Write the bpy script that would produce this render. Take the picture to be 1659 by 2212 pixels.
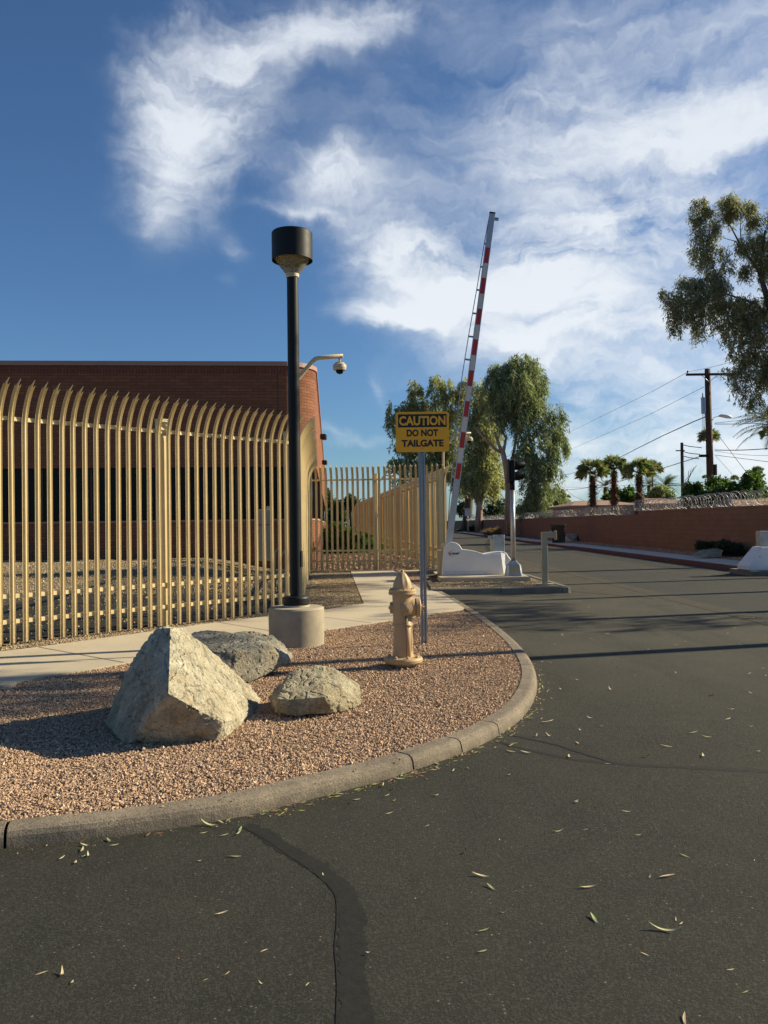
import bpy, math, random
import numpy as np
from mathutils import Vector, Matrix, noise as mnoise
random.seed(7); rng = np.random.default_rng(7)
R_ = math.radians
S = bpy.context.scene
for o in list(bpy.data.objects): bpy.data.objects.remove(o)
COL = S.collection

# ------------------------------------------------------------------ camera
H_CAM = 1.5; FPX = 1771.0; PITCH = math.atan(24/1771.0); ROLL = R_(0.75)
F = Vector((0, math.cos(PITCH), math.sin(PITCH)))
_U0 = Vector((0, -math.sin(PITCH), math.cos(PITCH))); _R0 = Vector((1, 0, 0))
CR = _R0*math.cos(ROLL) - _U0*math.sin(ROLL)
CU = _U0*math.cos(ROLL) + _R0*math.sin(ROLL)
CAM = Vector((0, 0, H_CAM))
cd = bpy.data.cameras.new('camera'); cam = bpy.data.objects.new('camera', cd); COL.objects.link(cam)
cd.sensor_fit = 'VERTICAL'; cd.sensor_height = 24.0; cd.lens = 24.0*FPX/2212.0
cd.clip_start = 0.05; cd.clip_end = 3000
M = Matrix.Identity(4)
for i in range(3):
    M[i][0] = CR[i]; M[i][1] = CU[i]; M[i][2] = -F[i]; M[i][3] = CAM[i]
cam.matrix_world = M
S.camera = cam

# survey helpers: turn a measured sight line into a point of the real place
def ray(px, py): return F*FPX + CR*(px-829.5) - CU*(py-1106.0)
def G(px, py, z=0.0):                     # ... where it meets level z
    d = ray(px, py); t = (z-CAM.z)/d.z; return CAM + d*t
def P(px, py, Y):                         # ... at distance Y in front of the camera
    d = ray(px, py); return CAM + d*(Y/d.y)

# ------------------------------------------------------------------ light
SUN_AZ = math.atan2(0.25, 0.97)           # angle from +X towards +Y
SUN_EL = R_(29.0)
sdir = Vector((math.cos(SUN_EL)*math.cos(SUN_AZ), math.cos(SUN_EL)*math.sin(SUN_AZ), math.sin(SUN_EL)))
sl = bpy.data.lights.new('sun', 'SUN'); sl.energy = 5.0; sl.angle = R_(0.55); sl.color = (1.0, 0.87, 0.60)
so = bpy.data.objects.new('sun', sl); COL.objects.link(so)
so.rotation_euler = sdir.to_track_quat('Z', 'Y').to_euler(); so.location = (30, 10, 30)
S.view_settings.view_transform = 'Standard'; S.view_settings.look = 'None'
S.view_settings.exposure = 0.74; S.view_settings.gamma = 1.0

W = bpy.data.worlds.new('World'); S.world = W; W.use_nodes = True
nt = W.node_tree; nt.nodes.clear()
class NB:
    """tiny node-tree writer"""
    def __init__(s, t): s.t = t; s.n = t.nodes; s.l = t.links
    def node(s, typ, **kw):
        n = s.n.new(typ)
        for k, v in kw.items(): setattr(n, k, v)
        return n
    def put(s, sock, v):
        if isinstance(v, bpy.types.NodeSocket): s.l.new(v, sock)
        elif v is not None: sock.default_value = v
    def math(s, op, a, b=None, c=None, clamp=False):
        n = s.node('ShaderNodeMath', operation=op); n.use_clamp = clamp
        s.put(n.inputs[0], a)
        if b is not None: s.put(n.inputs[1], b)
        if c is not None: s.put(n.inputs[2], c)
        return n.outputs[0]
    def vmath(s, op, a, b=None, scale=None):
        n = s.node('ShaderNodeVectorMath', operation=op); s.put(n.inputs[0], a)
        if b is not None: s.put(n.inputs[1], b)
        if scale is not None: s.put(n.inputs['Scale'], scale)
        return n.outputs['Value'] if op in ('LENGTH', 'DOT_PRODUCT') else n.outputs[0]
    def comb(s, x, y, z=0.0):
        n = s.node('ShaderNodeCombineXYZ')
        for i, v in enumerate((x, y, z)): s.put(n.inputs[i], v)
        return n.outputs[0]
    def sep(s, v):
        n = s.node('ShaderNodeSeparateXYZ'); s.put(n.inputs[0], v); return n.outputs
    def noise(s, vec, scale, detail=3, rough=0.5, dist=0.0, out='Fac'):
        n = s.node('ShaderNodeTexNoise'); s.put(n.inputs['Vector'], vec)
        n.inputs['Scale'].default_value = scale; n.inputs['Detail'].default_value = detail
        n.inputs['Roughness'].default_value = rough; n.inputs['Distortion'].default_value = dist
        return n.outputs[out]
    def voro(s, vec, scale, feature='F1', out='Distance', rand=1.0):
        n = s.node('ShaderNodeTexVoronoi', feature=feature); s.put(n.inputs['Vector'], vec)
        n.inputs['Scale'].default_value = scale
        if 'Randomness' in n.inputs: n.inputs['Randomness'].default_value = rand
        return n.outputs[out]
    def ramp(s, f, stops, interp='LINEAR'):
        n = s.node('ShaderNodeValToRGB'); s.put(n.inputs[0], f); cr = n.color_ramp; cr.interpolation = interp
        while len(cr.elements) < len(stops): cr.elements.new(0.5)
        for e, (p, c) in zip(cr.elements, stops):
            e.position = p; e.color = (c[0], c[1], c[2], 1) if not isinstance(c, (int, float)) else (c, c, c, 1)
        return n.outputs[0]
    def rng(s, v, a, b, c=0.0, d=1.0, smooth=False):
        n = s.node('ShaderNodeMapRange'); n.interpolation_type = 'SMOOTHSTEP' if smooth else 'LINEAR'
        s.put(n.inputs[0], v)
        for i, x in enumerate((a, b, c, d)): n.inputs[i+1].default_value = x
        return n.outputs[0]
    def mix(s, f, a, b, mode='MIX'):
        n = s.node('ShaderNodeMix', data_type='RGBA', blend_type=mode)
        s.put(n.inputs[0], f)
        for i, v in ((6, a), (7, b)):
            if isinstance(v, tuple): v = (v[0], v[1], v[2], 1)
            s.put(n.inputs[i], v)
        return n.outputs[2]

nb = NB(nt)
sky = nb.node('ShaderNodeTexSky', sky_type='NISHITA'); sky.sun_disc = False
sky.sun_elevation = SUN_EL
sky.sun_rotation = math.pi/2 - SUN_AZ      # measured clockwise from +Y
sky.altitude = 300; sky.air_density = 1.0; sky.dust_density = 0.6; sky.ozone_density = 2.2
tc = nb.node('ShaderNodeTexCoord'); dv = tc.outputs['Generated']
x, y, z = nb.sep(dv)
az = nb.math('ARCTAN2', x, y); el = nb.math('ARCSINE', z)
def azel(px, py):
    d = ray(px, py).normalized(); return math.atan2(d.x, d.y), math.asin(d.z)
base = nb.comb(az, el, 0.0)
# wind-torn domain: two octaves of warp, so cloud edges feather out
w1 = nb.vmath('SUBTRACT', nb.noise(base, 5.0, 5, 0.6, 0.0, 'Color'), (0.5, 0.5, 0.5))
w2 = nb.vmath('SUBTRACT', nb.noise(base, 17.0, 5, 0.62, 0.4, 'Color'), (0.5, 0.5, 0.5))
warp = nb.vmath('ADD', nb.vmath('ADD', base, nb.vmath('SCALE', w1, scale=0.17)), nb.vmath('SCALE', w2, scale=0.05))
warps = nb.vmath('ADD', nb.vmath('ADD', base, nb.vmath('SCALE', w1, scale=0.05)), nb.vmath('SCALE', w2, scale=0.032))
wx, wy, _ = nb.sep(warp); sx_, sy_, _ = nb.sep(warps)
total = None
# cloud banks: centre, half-length and half-width (all as angles), tilt, weight, how soft
BANKS = [
 (780, 20, 300, 60, 10, .95, 0), (540, 120, 230, 100, 22, .8, 0), (450, 300, 110, 110, 20, .45, 0), (400, 210, 190, 95, 35, .75, 0), (390, 330, 75, 120, 5, .60, 0),
 (345, 465, 58, 85, -8, 1.0, 1), (290, 190, 70, 70, 0, .40, 0), (480, 400, 190, 45, 55, .35, 0), (300, 350, 60, 150, -10, .22, 0),
 (700, 380, 110, 60, 20, .75, 1), (800, 470, 180, 85, -28, .75, 0), (640, 455, 100, 12, -6, .6, 1),
 (500, 545, 45, 30, -30, .55, 1), (485, 615, 30, 22, 10, .45, 1), (900, 590, 160, 75, -12, .75, 0), (860, 692, 110, 28, -8, .95, 1),
 (1080, 520, 280, 190, 25, .55, 0), (1000, 640, 230, 60, 12, .75, 0), (1300, 560, 450, 190, 22, .65, 0), (1480, 340, 430, 90, 30, 1.0, 0), (1500, 90, 560, 190, 12, .62, 0),
 (1250, 200, 300, 190, 40, .55, 0), (1400, 690, 380, 95, 14, .72, 0), (1180, 745, 180, 50, 8, .8, 0), (1550, 800, 420, 90, 14, .55, 0),
 (1600, 560, 360, 190, 22, .55, 0), (850, 240, 360, 150, 15, .30, 0), (1260, 870, 40, 22, 0, .5, 1), (1450, 900, 400, 80, 10, .75, 0), (1380, 1010, 480, 75, 4, .8, 0), (1000, 1060, 500, 40, 2, .35, 0),
 (815, 840, 16, 40, 15, .5, 1), (720, 925, 60, 16, -20, .55, 1), (780, 950, 130, 14, 4, .4, 1), (780, 1010, 160, 30, 4, .25, 0), (1120, 700, 90, 30, 10, .5, 0), (1600, 980, 300, 80, 5, .6, 0)]
for (px, py, a, b, tilt, wgt, sm) in BANKS:
    a0, e0 = azel(px, py); t = R_(tilt); ra = a/FPX*0.95; rb = b/FPX*0.95
    X_, Y_ = (sx_, sy_) if sm else (wx, wy)
    dx = nb.math('SUBTRACT', X_, a0); dy = nb.math('SUBTRACT', Y_, e0)
    u = nb.math('ADD', nb.math('MULTIPLY', dx, math.cos(t)/ra), nb.math('MULTIPLY', dy, math.sin(t)/ra))
    v = nb.math('ADD', nb.math('MULTIPLY', dx, -math.sin(t)/rb), nb.math('MULTIPLY', dy, math.cos(t)/rb))
    r2 = nb.math('ADD', nb.math('MULTIPLY', u, u), nb.math('MULTIPLY', v, v))
    g = nb.math('MULTIPLY', nb.math('EXPONENT', nb.math('MULTIPLY', r2, -1.0)), wgt)
    total = g if total is None else nb.math('ADD', total, g)
# streaks drawn out along the wind, and fine fibres
rot = nb.node('ShaderNodeMapping'); rot.inputs['Rotation'].default_value = (0, 0, R_(-24)); rot.inputs['Scale'].default_value = (2.2, 8.5, 1)
nb.l.new(warps, rot.inputs['Vector'])
st = nb.noise(rot.outputs[0], 1.5, 6, 0.54, 0.4)
fi = nb.noise(warp, 8.0, 8, 0.56, 0.5)
rot2 = nb.node('ShaderNodeMapping'); rot2.inputs['Rotation'].default_value = (0, 0, R_(-38)); rot2.inputs['Scale'].default_value = (3.6, 15.0, 1)
nb.l.new(warp, rot2.inputs['Vector']); st2 = nb.noise(rot2.outputs[0], 1.5, 8, 0.58, 0.2)
tex = nb.math('ADD', nb.math('ADD', nb.math('MULTIPLY', st, 0.40), nb.math('MULTIPLY', fi, 0.24)), nb.math('MULTIPLY', st2, 0.36))
dens = nb.math('MULTIPLY', total, nb.rng(tex, 0.37, 0.61, 0.22, 1.32))
# open sky beside and behind the camera carries the same broken cloud
behind = nb.math('MULTIPLY', nb.rng(y, 0.35, 0.0, 0.0, 1.0, True), nb.rng(nb.noise(dv, 2.3, 7, 0.6, 0.5), 0.55, 0.78, 0.0, 0.5, True))
dens = nb.math('ADD', dens, behind)
cov = nb.rng(dens, 0.06, 1.78, 0.0, 0.97, True)
skyc = nb.mix(1.0, sky.outputs[0], (0.67, 0.94, 1.20), 'MULTIPLY')
ccol = nb.mix(nb.rng(el, 0.05, 0.75), (10.2, 10.8, 11.3), (8.3, 8.9, 10.0))
final = nb.mix(cov, skyc, ccol)
# below the horizon the sky texture is black: nothing of it is ever seen
bg = nb.node('ShaderNodeBackground'); nb.l.new(final, bg.inputs[0]); bg.inputs[1].default_value = 0.052
wo = nb.node('ShaderNodeOutputWorld'); nb.l.new(bg.outputs[0], wo.inputs[0])

# ------------------------------------------------------------------ materials
MAT = {}
def mat(name, fn):
    m = bpy.data.materials.new(name); m.use_nodes = True; t = m.node_tree; t.nodes.clear(); b = NB(t)
    bs = b.node('ShaderNodeBsdfPrincipled'); out = b.node('ShaderNodeOutputMaterial'); b.l.new(bs.outputs[0], out.inputs[0])
    b.bs = bs; fn(b); MAT[name] = m; return m
def setp(b, col=None, rough=None, metal=None, bump=None, bstr=0.3, bdist=0.01, spec=None):
    if col is not None:
        if isinstance(col, tuple): col = (col[0], col[1], col[2], 1)
        b.put(b.bs.inputs['Base Color'], col)
    if rough is not None: b.put(b.bs.inputs['Roughness'], rough)
    if metal is not None: b.put(b.bs.inputs['Metallic'], metal)
    if spec is not None: b.put(b.bs.inputs['Specular IOR Level'], spec)
    if bump is not None:
        n = b.node('ShaderNodeBump'); b.put(n.inputs['Height'], bump); n.inputs['Strength'].default_value = bstr
        n.inputs['Distance'].default_value = bdist; b.l.new(n.outputs[0], b.bs.inputs['Normal'])
def oc(b): return b.node('ShaderNodeTexCoord').outputs['Object']
def uvc(b): return b.node('ShaderNodeUVMap').outputs[0]
def painted(name, c, rough=0.45, var=0.12, sc=3.0, metal=0.0, bstr=0.05, spec=0.5):
    def f(b):
        o = oc(b); n = b.noise(o, sc, 5, 0.6); n2 = b.noise(o, sc*14, 3, 0.6)
        m = b.math('ADD', b.math('MULTIPLY', n, 0.7), b.math('MULTIPLY', n2, 0.3))
        lo = tuple(v*(1-var*1.6) for v in c); hi = tuple(min(1, v*(1+var)) for v in c)
        setp(b, b.ramp(m, [(0.3, lo), (0.7, hi)]), b.rng(n, 0.3, 0.7, rough-.07, rough+.1), metal, n2, bstr, 0.004, spec)
    return mat(name, f)

def f_asphalt(c1, c2, tint, dust_and_sheen=False):
    def f(b):
        o = oc(b)
        agg = b.voro(o, 190.0); agg2 = b.noise(o, 320.0, 3, 0.75); big = b.noise(o, 0.45, 5, 0.6); mid = b.noise(o, 3.5, 6, 0.7)
        col = b.mix(b.rng(big, 0.38, 0.62), c1, c2)
        col = b.mix(b.rng(mid, 0.4, 0.72, 0, .5), col, tint)
        if dust_and_sheen:                                     # blown dust plus painted grazing sheen across mid drive, dark drips and tyre-polished streaks
            ox, oy, oz = b.sep(o)
            dm = b.math('MULTIPLY', b.math('MULTIPLY', b.rng(oy, 5.0, 10.5, 0, 1, True), b.rng(oy, 34, 18, 0.35, 1, True)), b.rng(b.noise(o, .9, 5, .6), .25, .6, .45, 1))
            col = b.mix(b.math('MULTIPLY', dm, .8), col, (.118, .107, .082))
            mp = b.node('ShaderNodeMapping'); mp.inputs['Rotation'].default_value = (0, 0, R_(28)); mp.inputs['Scale'].default_value = (1.1, .16, 1); b.l.new(o, mp.inputs[0])
            col = b.mix(b.rng(b.noise(mp.outputs[0], 1.6, 4, .6), .52, .72, 0, .45), col, tuple(v*.55 for v in c1))
            col = b.mix(b.rng(b.noise(o, 2.3, 3, .5, .5), .66, .74, 0, .35), col, tuple(v*.5 for v in c1))
        col = b.mix(b.rng(agg2, 0.42, 0.60, .75, 0), col, tuple(v*.35 for v in c1))
        chips = b.voro(o, 130.0, out='Color'); cs, cg, _ = b.sep(chips)
        col = b.mix(b.math('MULTIPLY', b.math('GREATER_THAN', cg, .72), .28), col, tuple(v*2.1 for v in c2))
        cs2, _, _ = b.sep(b.voro(o, 60.0, out='Color'))
        spot = b.math('MULTIPLY', b.math('GREATER_THAN', cs2, 0.968), b.math('LESS_THAN', b.voro(o, 60.0), 0.24))
        col = b.mix(b.math('MULTIPLY', spot, .6), col, (.26, .24, .19))
        h = b.math('ADD', b.math('MULTIPLY', agg, -0.8), b.math('MULTIPLY', agg2, 0.9))
        pit = b.rng(b.noise(o, 46.0, 5, .75), .34, .44, -1.6, 0.0)
        h = b.math('ADD', h, pit)
        h = b.math('ADD', h, b.math('MULTIPLY', b.rng(b.noise(o, 85.0, 4, .8), .35, .62), 1.5))
        h = b.math('ADD', h, b.math('MULTIPLY', b.noise(o, 14.0, 5, .7), .6))
        setp(b, col, 0.9, 0, h, .75, 0.0032, 0.25)
    return f
mat('asphalt', f_asphalt((.034, .0345, .0285), (.050, .0495, .0400), (.072, .068, .053), True))
mat('street_asphalt', f_asphalt((.042, .043, .040), (.054, .054, .049), (.065, .063, .055)))
mat('dusty_asphalt', f_asphalt((.062, .056, .042), (.078, .069, .052), (.10, .088, .064)))
def f_tar(b):
    o = oc(b); n = b.noise(o, 26, 4, .6)
    setp(b, b.ramp(n, [(.3, (.009, .0088, .0075)), (.7, (.019, .018, .0145))]), .82, 0, b.noise(o, 60, 5, .7), .6, .004, .3)
mat('crack_sealant', f_tar)
def f_conc(c, dirt, sc=1.0, bstr=.25):
    def f(b):
        o = oc(b); n = b.noise(o, 1.4*sc, 6, .65); g = b.noise(o, 70*sc, 3, .7); sp = b.noise(o, 8*sc, 4, .7)
        col = b.mix(b.rng(n, .35, .68), c, dirt)
        col = b.mix(b.rng(g, .3, .8, 0, .5), col, tuple(v*.62 for v in c))
        col = b.mix(b.rng(sp, .6, .75, 0, .35), col, tuple(v*.55 for v in dirt))
        setp(b, col, .88, 0, g, bstr, .004, .3)
    return f
mat('sidewalk_concrete', f_conc((.50, .435, .325), (.42, .36, .27), 1.0, .15))
mat('sunlit_pale_concrete', f_conc((.66, .57, .47), (.58, .50, .41), 1.0, .15))  # whiter, pinker concrete, brightened further in place of direct sun the wall blocks
def f_kerb(b):
    o = oc(b); n = b.noise(o, 3.2, 7, .7); g = b.noise(o, 120, 4, .75); _, _, oz = b.sep(o)
    col = b.mix(b.rng(n, .35, .68), (.32, .265, .20), (.19, .16, .125))
    col = b.mix(b.rng(b.noise(o, 9, 5, .7), .50, .66, 0, .55), col, (.12, .10, .08))
    col = b.mix(b.math('MULTIPLY', b.rng(oz, .05, .0, 0, .75), b.rng(b.noise(o, 6, 5, .7), .3, .6)), col, (.085, .075, .058))
    col = b.mix(b.rng(g, .38, .55, .75, 0), col, (.10, .08, .062))
    pits = b.voro(o, 85); col = b.mix(b.rng(pits, .05, .16, .7, 0), col, (.06, .05, .04))
    h = b.math('ADD', g, b.rng(pits, 0, .2, -1.2, 0)); h = b.math('ADD', h, b.math('MULTIPLY', b.noise(o, 20, 5, .7), 1.4))
    setp(b, col, .9, 0, h, .9, .006, .25)
mat('kerb_concrete', f_kerb)
mat('island_kerb_concrete', f_conc((.20, .185, .155), (.14, .125, .105), 2.0, .4))
mat('base_concrete', f_conc((.42, .36, .265), (.27, .23, .17), 2.4, .4))
mat('worn_marking', f_conc((.13, .125, .11), (.06, .057, .05), 6, .2))
mat('red_kerb_paint', f_conc((.15, .055, .04), (.10, .05, .04), 1.2, .3))
def f_gravelbase(a, c, d, sc):
    def f(b):
        o = oc(b); cc = b.voro(o, sc, out='Color'); r, g, _ = b.sep(cc); dist = b.voro(o, sc)
        col = b.ramp(r, [(0, a), (.5, c), (1, d)])
        col = b.mix(b.rng(dist, .25, .62, 0, .8), col, tuple(v*.35 for v in a))
        col = b.mix(b.rng(b.noise(o, .7, 4, .6), .35, .7, 0, .35), col, tuple(v*.6 for v in c))
        setp(b, col, .93, 0, b.math('MULTIPLY', dist, -1), 1.0, .02, .2)
    return f
mat('island_gravel', f_gravelbase((.26, .175, .10), (.40, .28, .17), (.50, .37, .24), 55))
mat('yard_gravel', f_gravelbase((.20, .16, .105), (.31, .25, .17), (.42, .36, .26), 28))
mat('bed_gravel', f_gravelbase((.20, .155, .10), (.31, .24, .16), (.42, .34, .24), 34))
mat('desert_dirt', f_gravelbase((.22, .16, .11), (.30, .225, .16), (.36, .28, .2), 10))
def f_stone(b):
    i = b.node('ShaderNodeVertexColor'); i.layer_name = 'tone'
    setp(b, i.outputs[0], .9, 0, None, spec=.25)
mat('loose_stone', f_stone)
def f_brick(c1, c2, mortar, bw, bh, ms, sold=False):
    def f(b):
        uv = uvc(b)
        if sold:
            ux, uy, _ = b.sep(uv); uv2 = b.comb(uy, ux)
        else: uv2 = uv
        t = b.node('ShaderNodeTexBrick'); b.put(t.inputs['Vector'], uv2)
        t.offset = .5; t.inputs['Scale'].default_value = 1.0
        t.inputs['Brick Width'].default_value = bw; t.inputs['Row Height'].default_value = bh
        t.inputs['Mortar Size'].default_value = ms; t.inputs['Mortar Smooth'].default_value = .2; t.inputs['Bias'].default_value = 0
        t.inputs['Color1'].default_value = (*c1, 1); t.inputs['Color2'].default_value = (*c2, 1); t.inputs['Mortar'].default_value = (*mortar, 1)
        n = b.noise(uv, 1.1, 6, .65); g = b.noise(uv, 45, 3, .7)
        col = b.mix(b.rng(n, .35, .7, 0, .35), t.outputs[0], tuple(v*.6 for v in c1))
        col = b.mix(b.rng(g, .35, .75, 0, .3), col, tuple(v*.6 for v in c2))
        h = b.math('ADD', b.math('MULTIPLY', t.outputs['Fac'], -1.0), b.math('MULTIPLY', g, .25))
        setp(b, col, .9, 0, h, .7, .012, .25)
    return f
mat('red_brick', f_brick((.29, .118, .062), (.215, .084, .046), (.11, .064, .044), .4064, .1016, .009))
mat('soldier_brick', f_brick((.24, .085, .05), (.19, .07, .042), (.075, .045, .03), .3, .1016, .009, True))
mat('wall_block', f_brick((.285, .15, .09), (.25, .13, .078), (.20, .108, .068), .4064, .2032, .009))
def f_fence(b):
    o = oc(b); n = b.noise(o, 2.0, 5, .6); oi = b.node('ShaderNodeObjectInfo').outputs['Random']
    col = b.mix(b.rng(n, .3, .7), (.59, .465, .25), (.69, .56, .315))
    col = b.mix(b.math('MULTIPLY', oi, .35), col, (.50, .39, .21))
    _, _, oz = b.sep(o)
    dirt = b.math('MULTIPLY', b.rng(oz, .45, .0, 0, .6), b.rng(b.noise(o, 22, 4, .7), .35, .65))
    col = b.mix(dirt, col, (.20, .15, .09))
    col = b.mix(b.rng(b.noise(o, 30, 4, .75), .68, .76, 0, .6), col, (.17, .10, .05))
    setp(b, col, b.rng(n, .3, .7, .42, .6), 0, b.noise(o, 40, 2, .5), .05, .003, .4)
mat('tan_fence_paint', f_fence)
painted('tan_camera_paint', (.52, .42, .27), .5, .08, 3)
painted('black_pole_paint', (.009, .010, .011), .5, .25, 4.0, 0, .03, .25)
painted('galvanised_steel', (.33, .36, .40), .42, .18, 6, .75)
painted('arm_aluminium', (.40, .42, .46), .40, .08, 5, .4)
painted('cabinet_white', (.68, .68, .69), .42, .07, 2)
painted('stripe_white', (.58, .57, .53), .5, .05, 2)
painted('stripe_red', (.42, .025, .022), .45, .12, 5)
painted('sign_amber', (.98, .44, .01), .40, .04, 2)
painted('sign_black', (.010, .010, .012), .45, .1, 4)
painted('sign_white', (.65, .60, .58), .5, .05, 4)
painted('sign_red_ink', (.45, .07, .06), .5, .05, 4)
painted('hydrant_paint', (.44, .30, .16), .55, .09, 7, 0, .12)
painted('pedestal_paint', (.36, .315, .22), .5, .08, 4)
painted('bin_black', (.010, .010, .011), .3, .2, 3)
painted('signal_black', (.006, .006, .007), .55, .2, 5, 0, .03, .25)
painted('lens_dark', (.03, .02, .02), .15, .2, 5)
painted('coping_metal', (.34, .19, .15), .5, .06, 2)
painted('sill_stone', (.36, .22, .16), .8, .1, 3)
painted('wood_pole', (.085, .042, .026), .85, .3, 9, 0, .5)
painted('wire_black', (.02, .02, .022), .6, .1, 2)
painted('steel_pole', (.48, .46, .43), .38, .1, 5, .5)
painted('house_wall', (.42, .30, .21), .85, .1, 1)
painted('house_roof', (.30, .19, .135), .85, .15, 3)
painted('mullion', (.05, .022, .016), .5, .1, 3)
painted('cream_cabinet', (.45, .37, .25), .5, .07, 3)
painted('rust', (.12, .05, .025), .8, .3, 12)
painted('crossarm_wood', (.035, .025, .022), .85, .2, 8)
def f_glass(b): setp(b, (.005, .006, .007), .12, 0, None, spec=.12)
mat('dark_glass', f_glass)
def f_lens(b):
    setp(b, (.36, .32, .22), .2, 0, None)
    tr = b.node('ShaderNodeBsdfTransparent'); tr.inputs[0].default_value = (.86, .85, .78, 1); mx = b.node('ShaderNodeMixShader'); mx.inputs[0].default_value = .62
    b.l.new(b.bs.outputs[0], mx.inputs[1]); b.l.new(tr.outputs[0], mx.inputs[2])
    out = [n for n in b.n if n.type == 'OUTPUT_MATERIAL'][0]; b.l.new(mx.outputs[0], out.inputs[0])
mat('lamp_glass', f_lens)
def f_bark(c1, c2, sc):
    def f(b):
        o = oc(b); mp = b.node('ShaderNodeMapping'); mp.inputs['Scale'].default_value = (1, 1, .18); b.l.new(o, mp.inputs[0])
        n = b.noise(mp.outputs[0], sc, 5, .65, .4)
        setp(b, b.ramp(n, [(.35, c1), (.65, c2)]), .85, 0, n, .5, .03, .2)
    return f
mat('pale_bark', f_bark((.22, .135, .09), (.46, .32, .23), 3))
mat('dark_bark', f_bark((.06, .04, .03), (.15, .105, .075), 4))
mat('palm_bark', f_bark((.075, .04, .025), (.19, .115, .07), 5))
def f_leaf(trans=.25):
    def f(b):
        i = b.node('ShaderNodeVertexColor'); i.layer_name = 'tone'
        setp(b, i.outputs[0], .62, 0, None, spec=.3)
        tr = b.node('ShaderNodeBsdfTranslucent'); b.put(tr.inputs[0], b.mix(1.0, i.outputs[0], (1.25, 1.25, .7), 'MULTIPLY'))
        mx = b.node('ShaderNodeMixShader'); mx.inputs[0].default_value = trans
        b.l.new(b.bs.outputs[0], mx.inputs[1]); b.l.new(tr.outputs[0], mx.inputs[2])
        out = [n for n in b.n if n.type == 'OUTPUT_MATERIAL'][0]; b.l.new(mx.outputs[0], out.inputs[0])
    return f
mat('leaf', f_leaf(.45))
mat('dry_leaf', f_leaf(.12))
def f_rock(a, c, d, rust):
    def f(b):
        o = oc(b); n1 = b.noise(o, 3.2, 8, .68, .6); n2 = b.noise(o, 16, 7, .72, .3); n3 = b.noise(o, 2.0, 4, .6)
        col = b.ramp(n1, [(.30, a), (.48, c), (.68, d)])
        col = b.mix(b.rng(n3, .52, .66, 0, .7), col, rust)
        col = b.mix(b.rng(n2, .30, .50, .65, 0), col, tuple(v*.4 for v in a))
        col = b.mix(b.rng(b.noise(o, 30, 5, .7), .58, .68, 0, .5), col, tuple(min(.85, v*1.25) for v in d))
        fine = b.noise(o, 75, 4, .7)
        col = b.mix(b.rng(fine, .36, .56, .38, 0), col, tuple(v*.45 for v in a))
        h = b.math('ADD', b.math('MULTIPLY', n2, 1.0), b.math('MULTIPLY', fine, .45))
        h = b.math('ADD', h, b.math('MULTIPLY', b.math('ABSOLUTE', b.math('SUBTRACT', b.noise(o, 7, 4, .6, .8), .5)), 1.6))
        setp(b, col, .9, 0, h, 1.0, .035, .25)
    return f
mat('tan_granite', f_rock((.26, .235, .175), (.52, .465, .335), (.74, .68, .52), (.40, .30, .17)))
mat('grey_granite', f_rock((.18, .17, .14), (.30, .28, .225), (.54, .49, .39), (.26, .20, .12)))
mat('brown_granite', f_rock((.22, .195, .13), (.42, .37, .255), (.62, .56, .42), (.33, .25, .14)))
painted('razor_wire', (.42, .42, .41), .45, .2, 4, .5)

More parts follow.
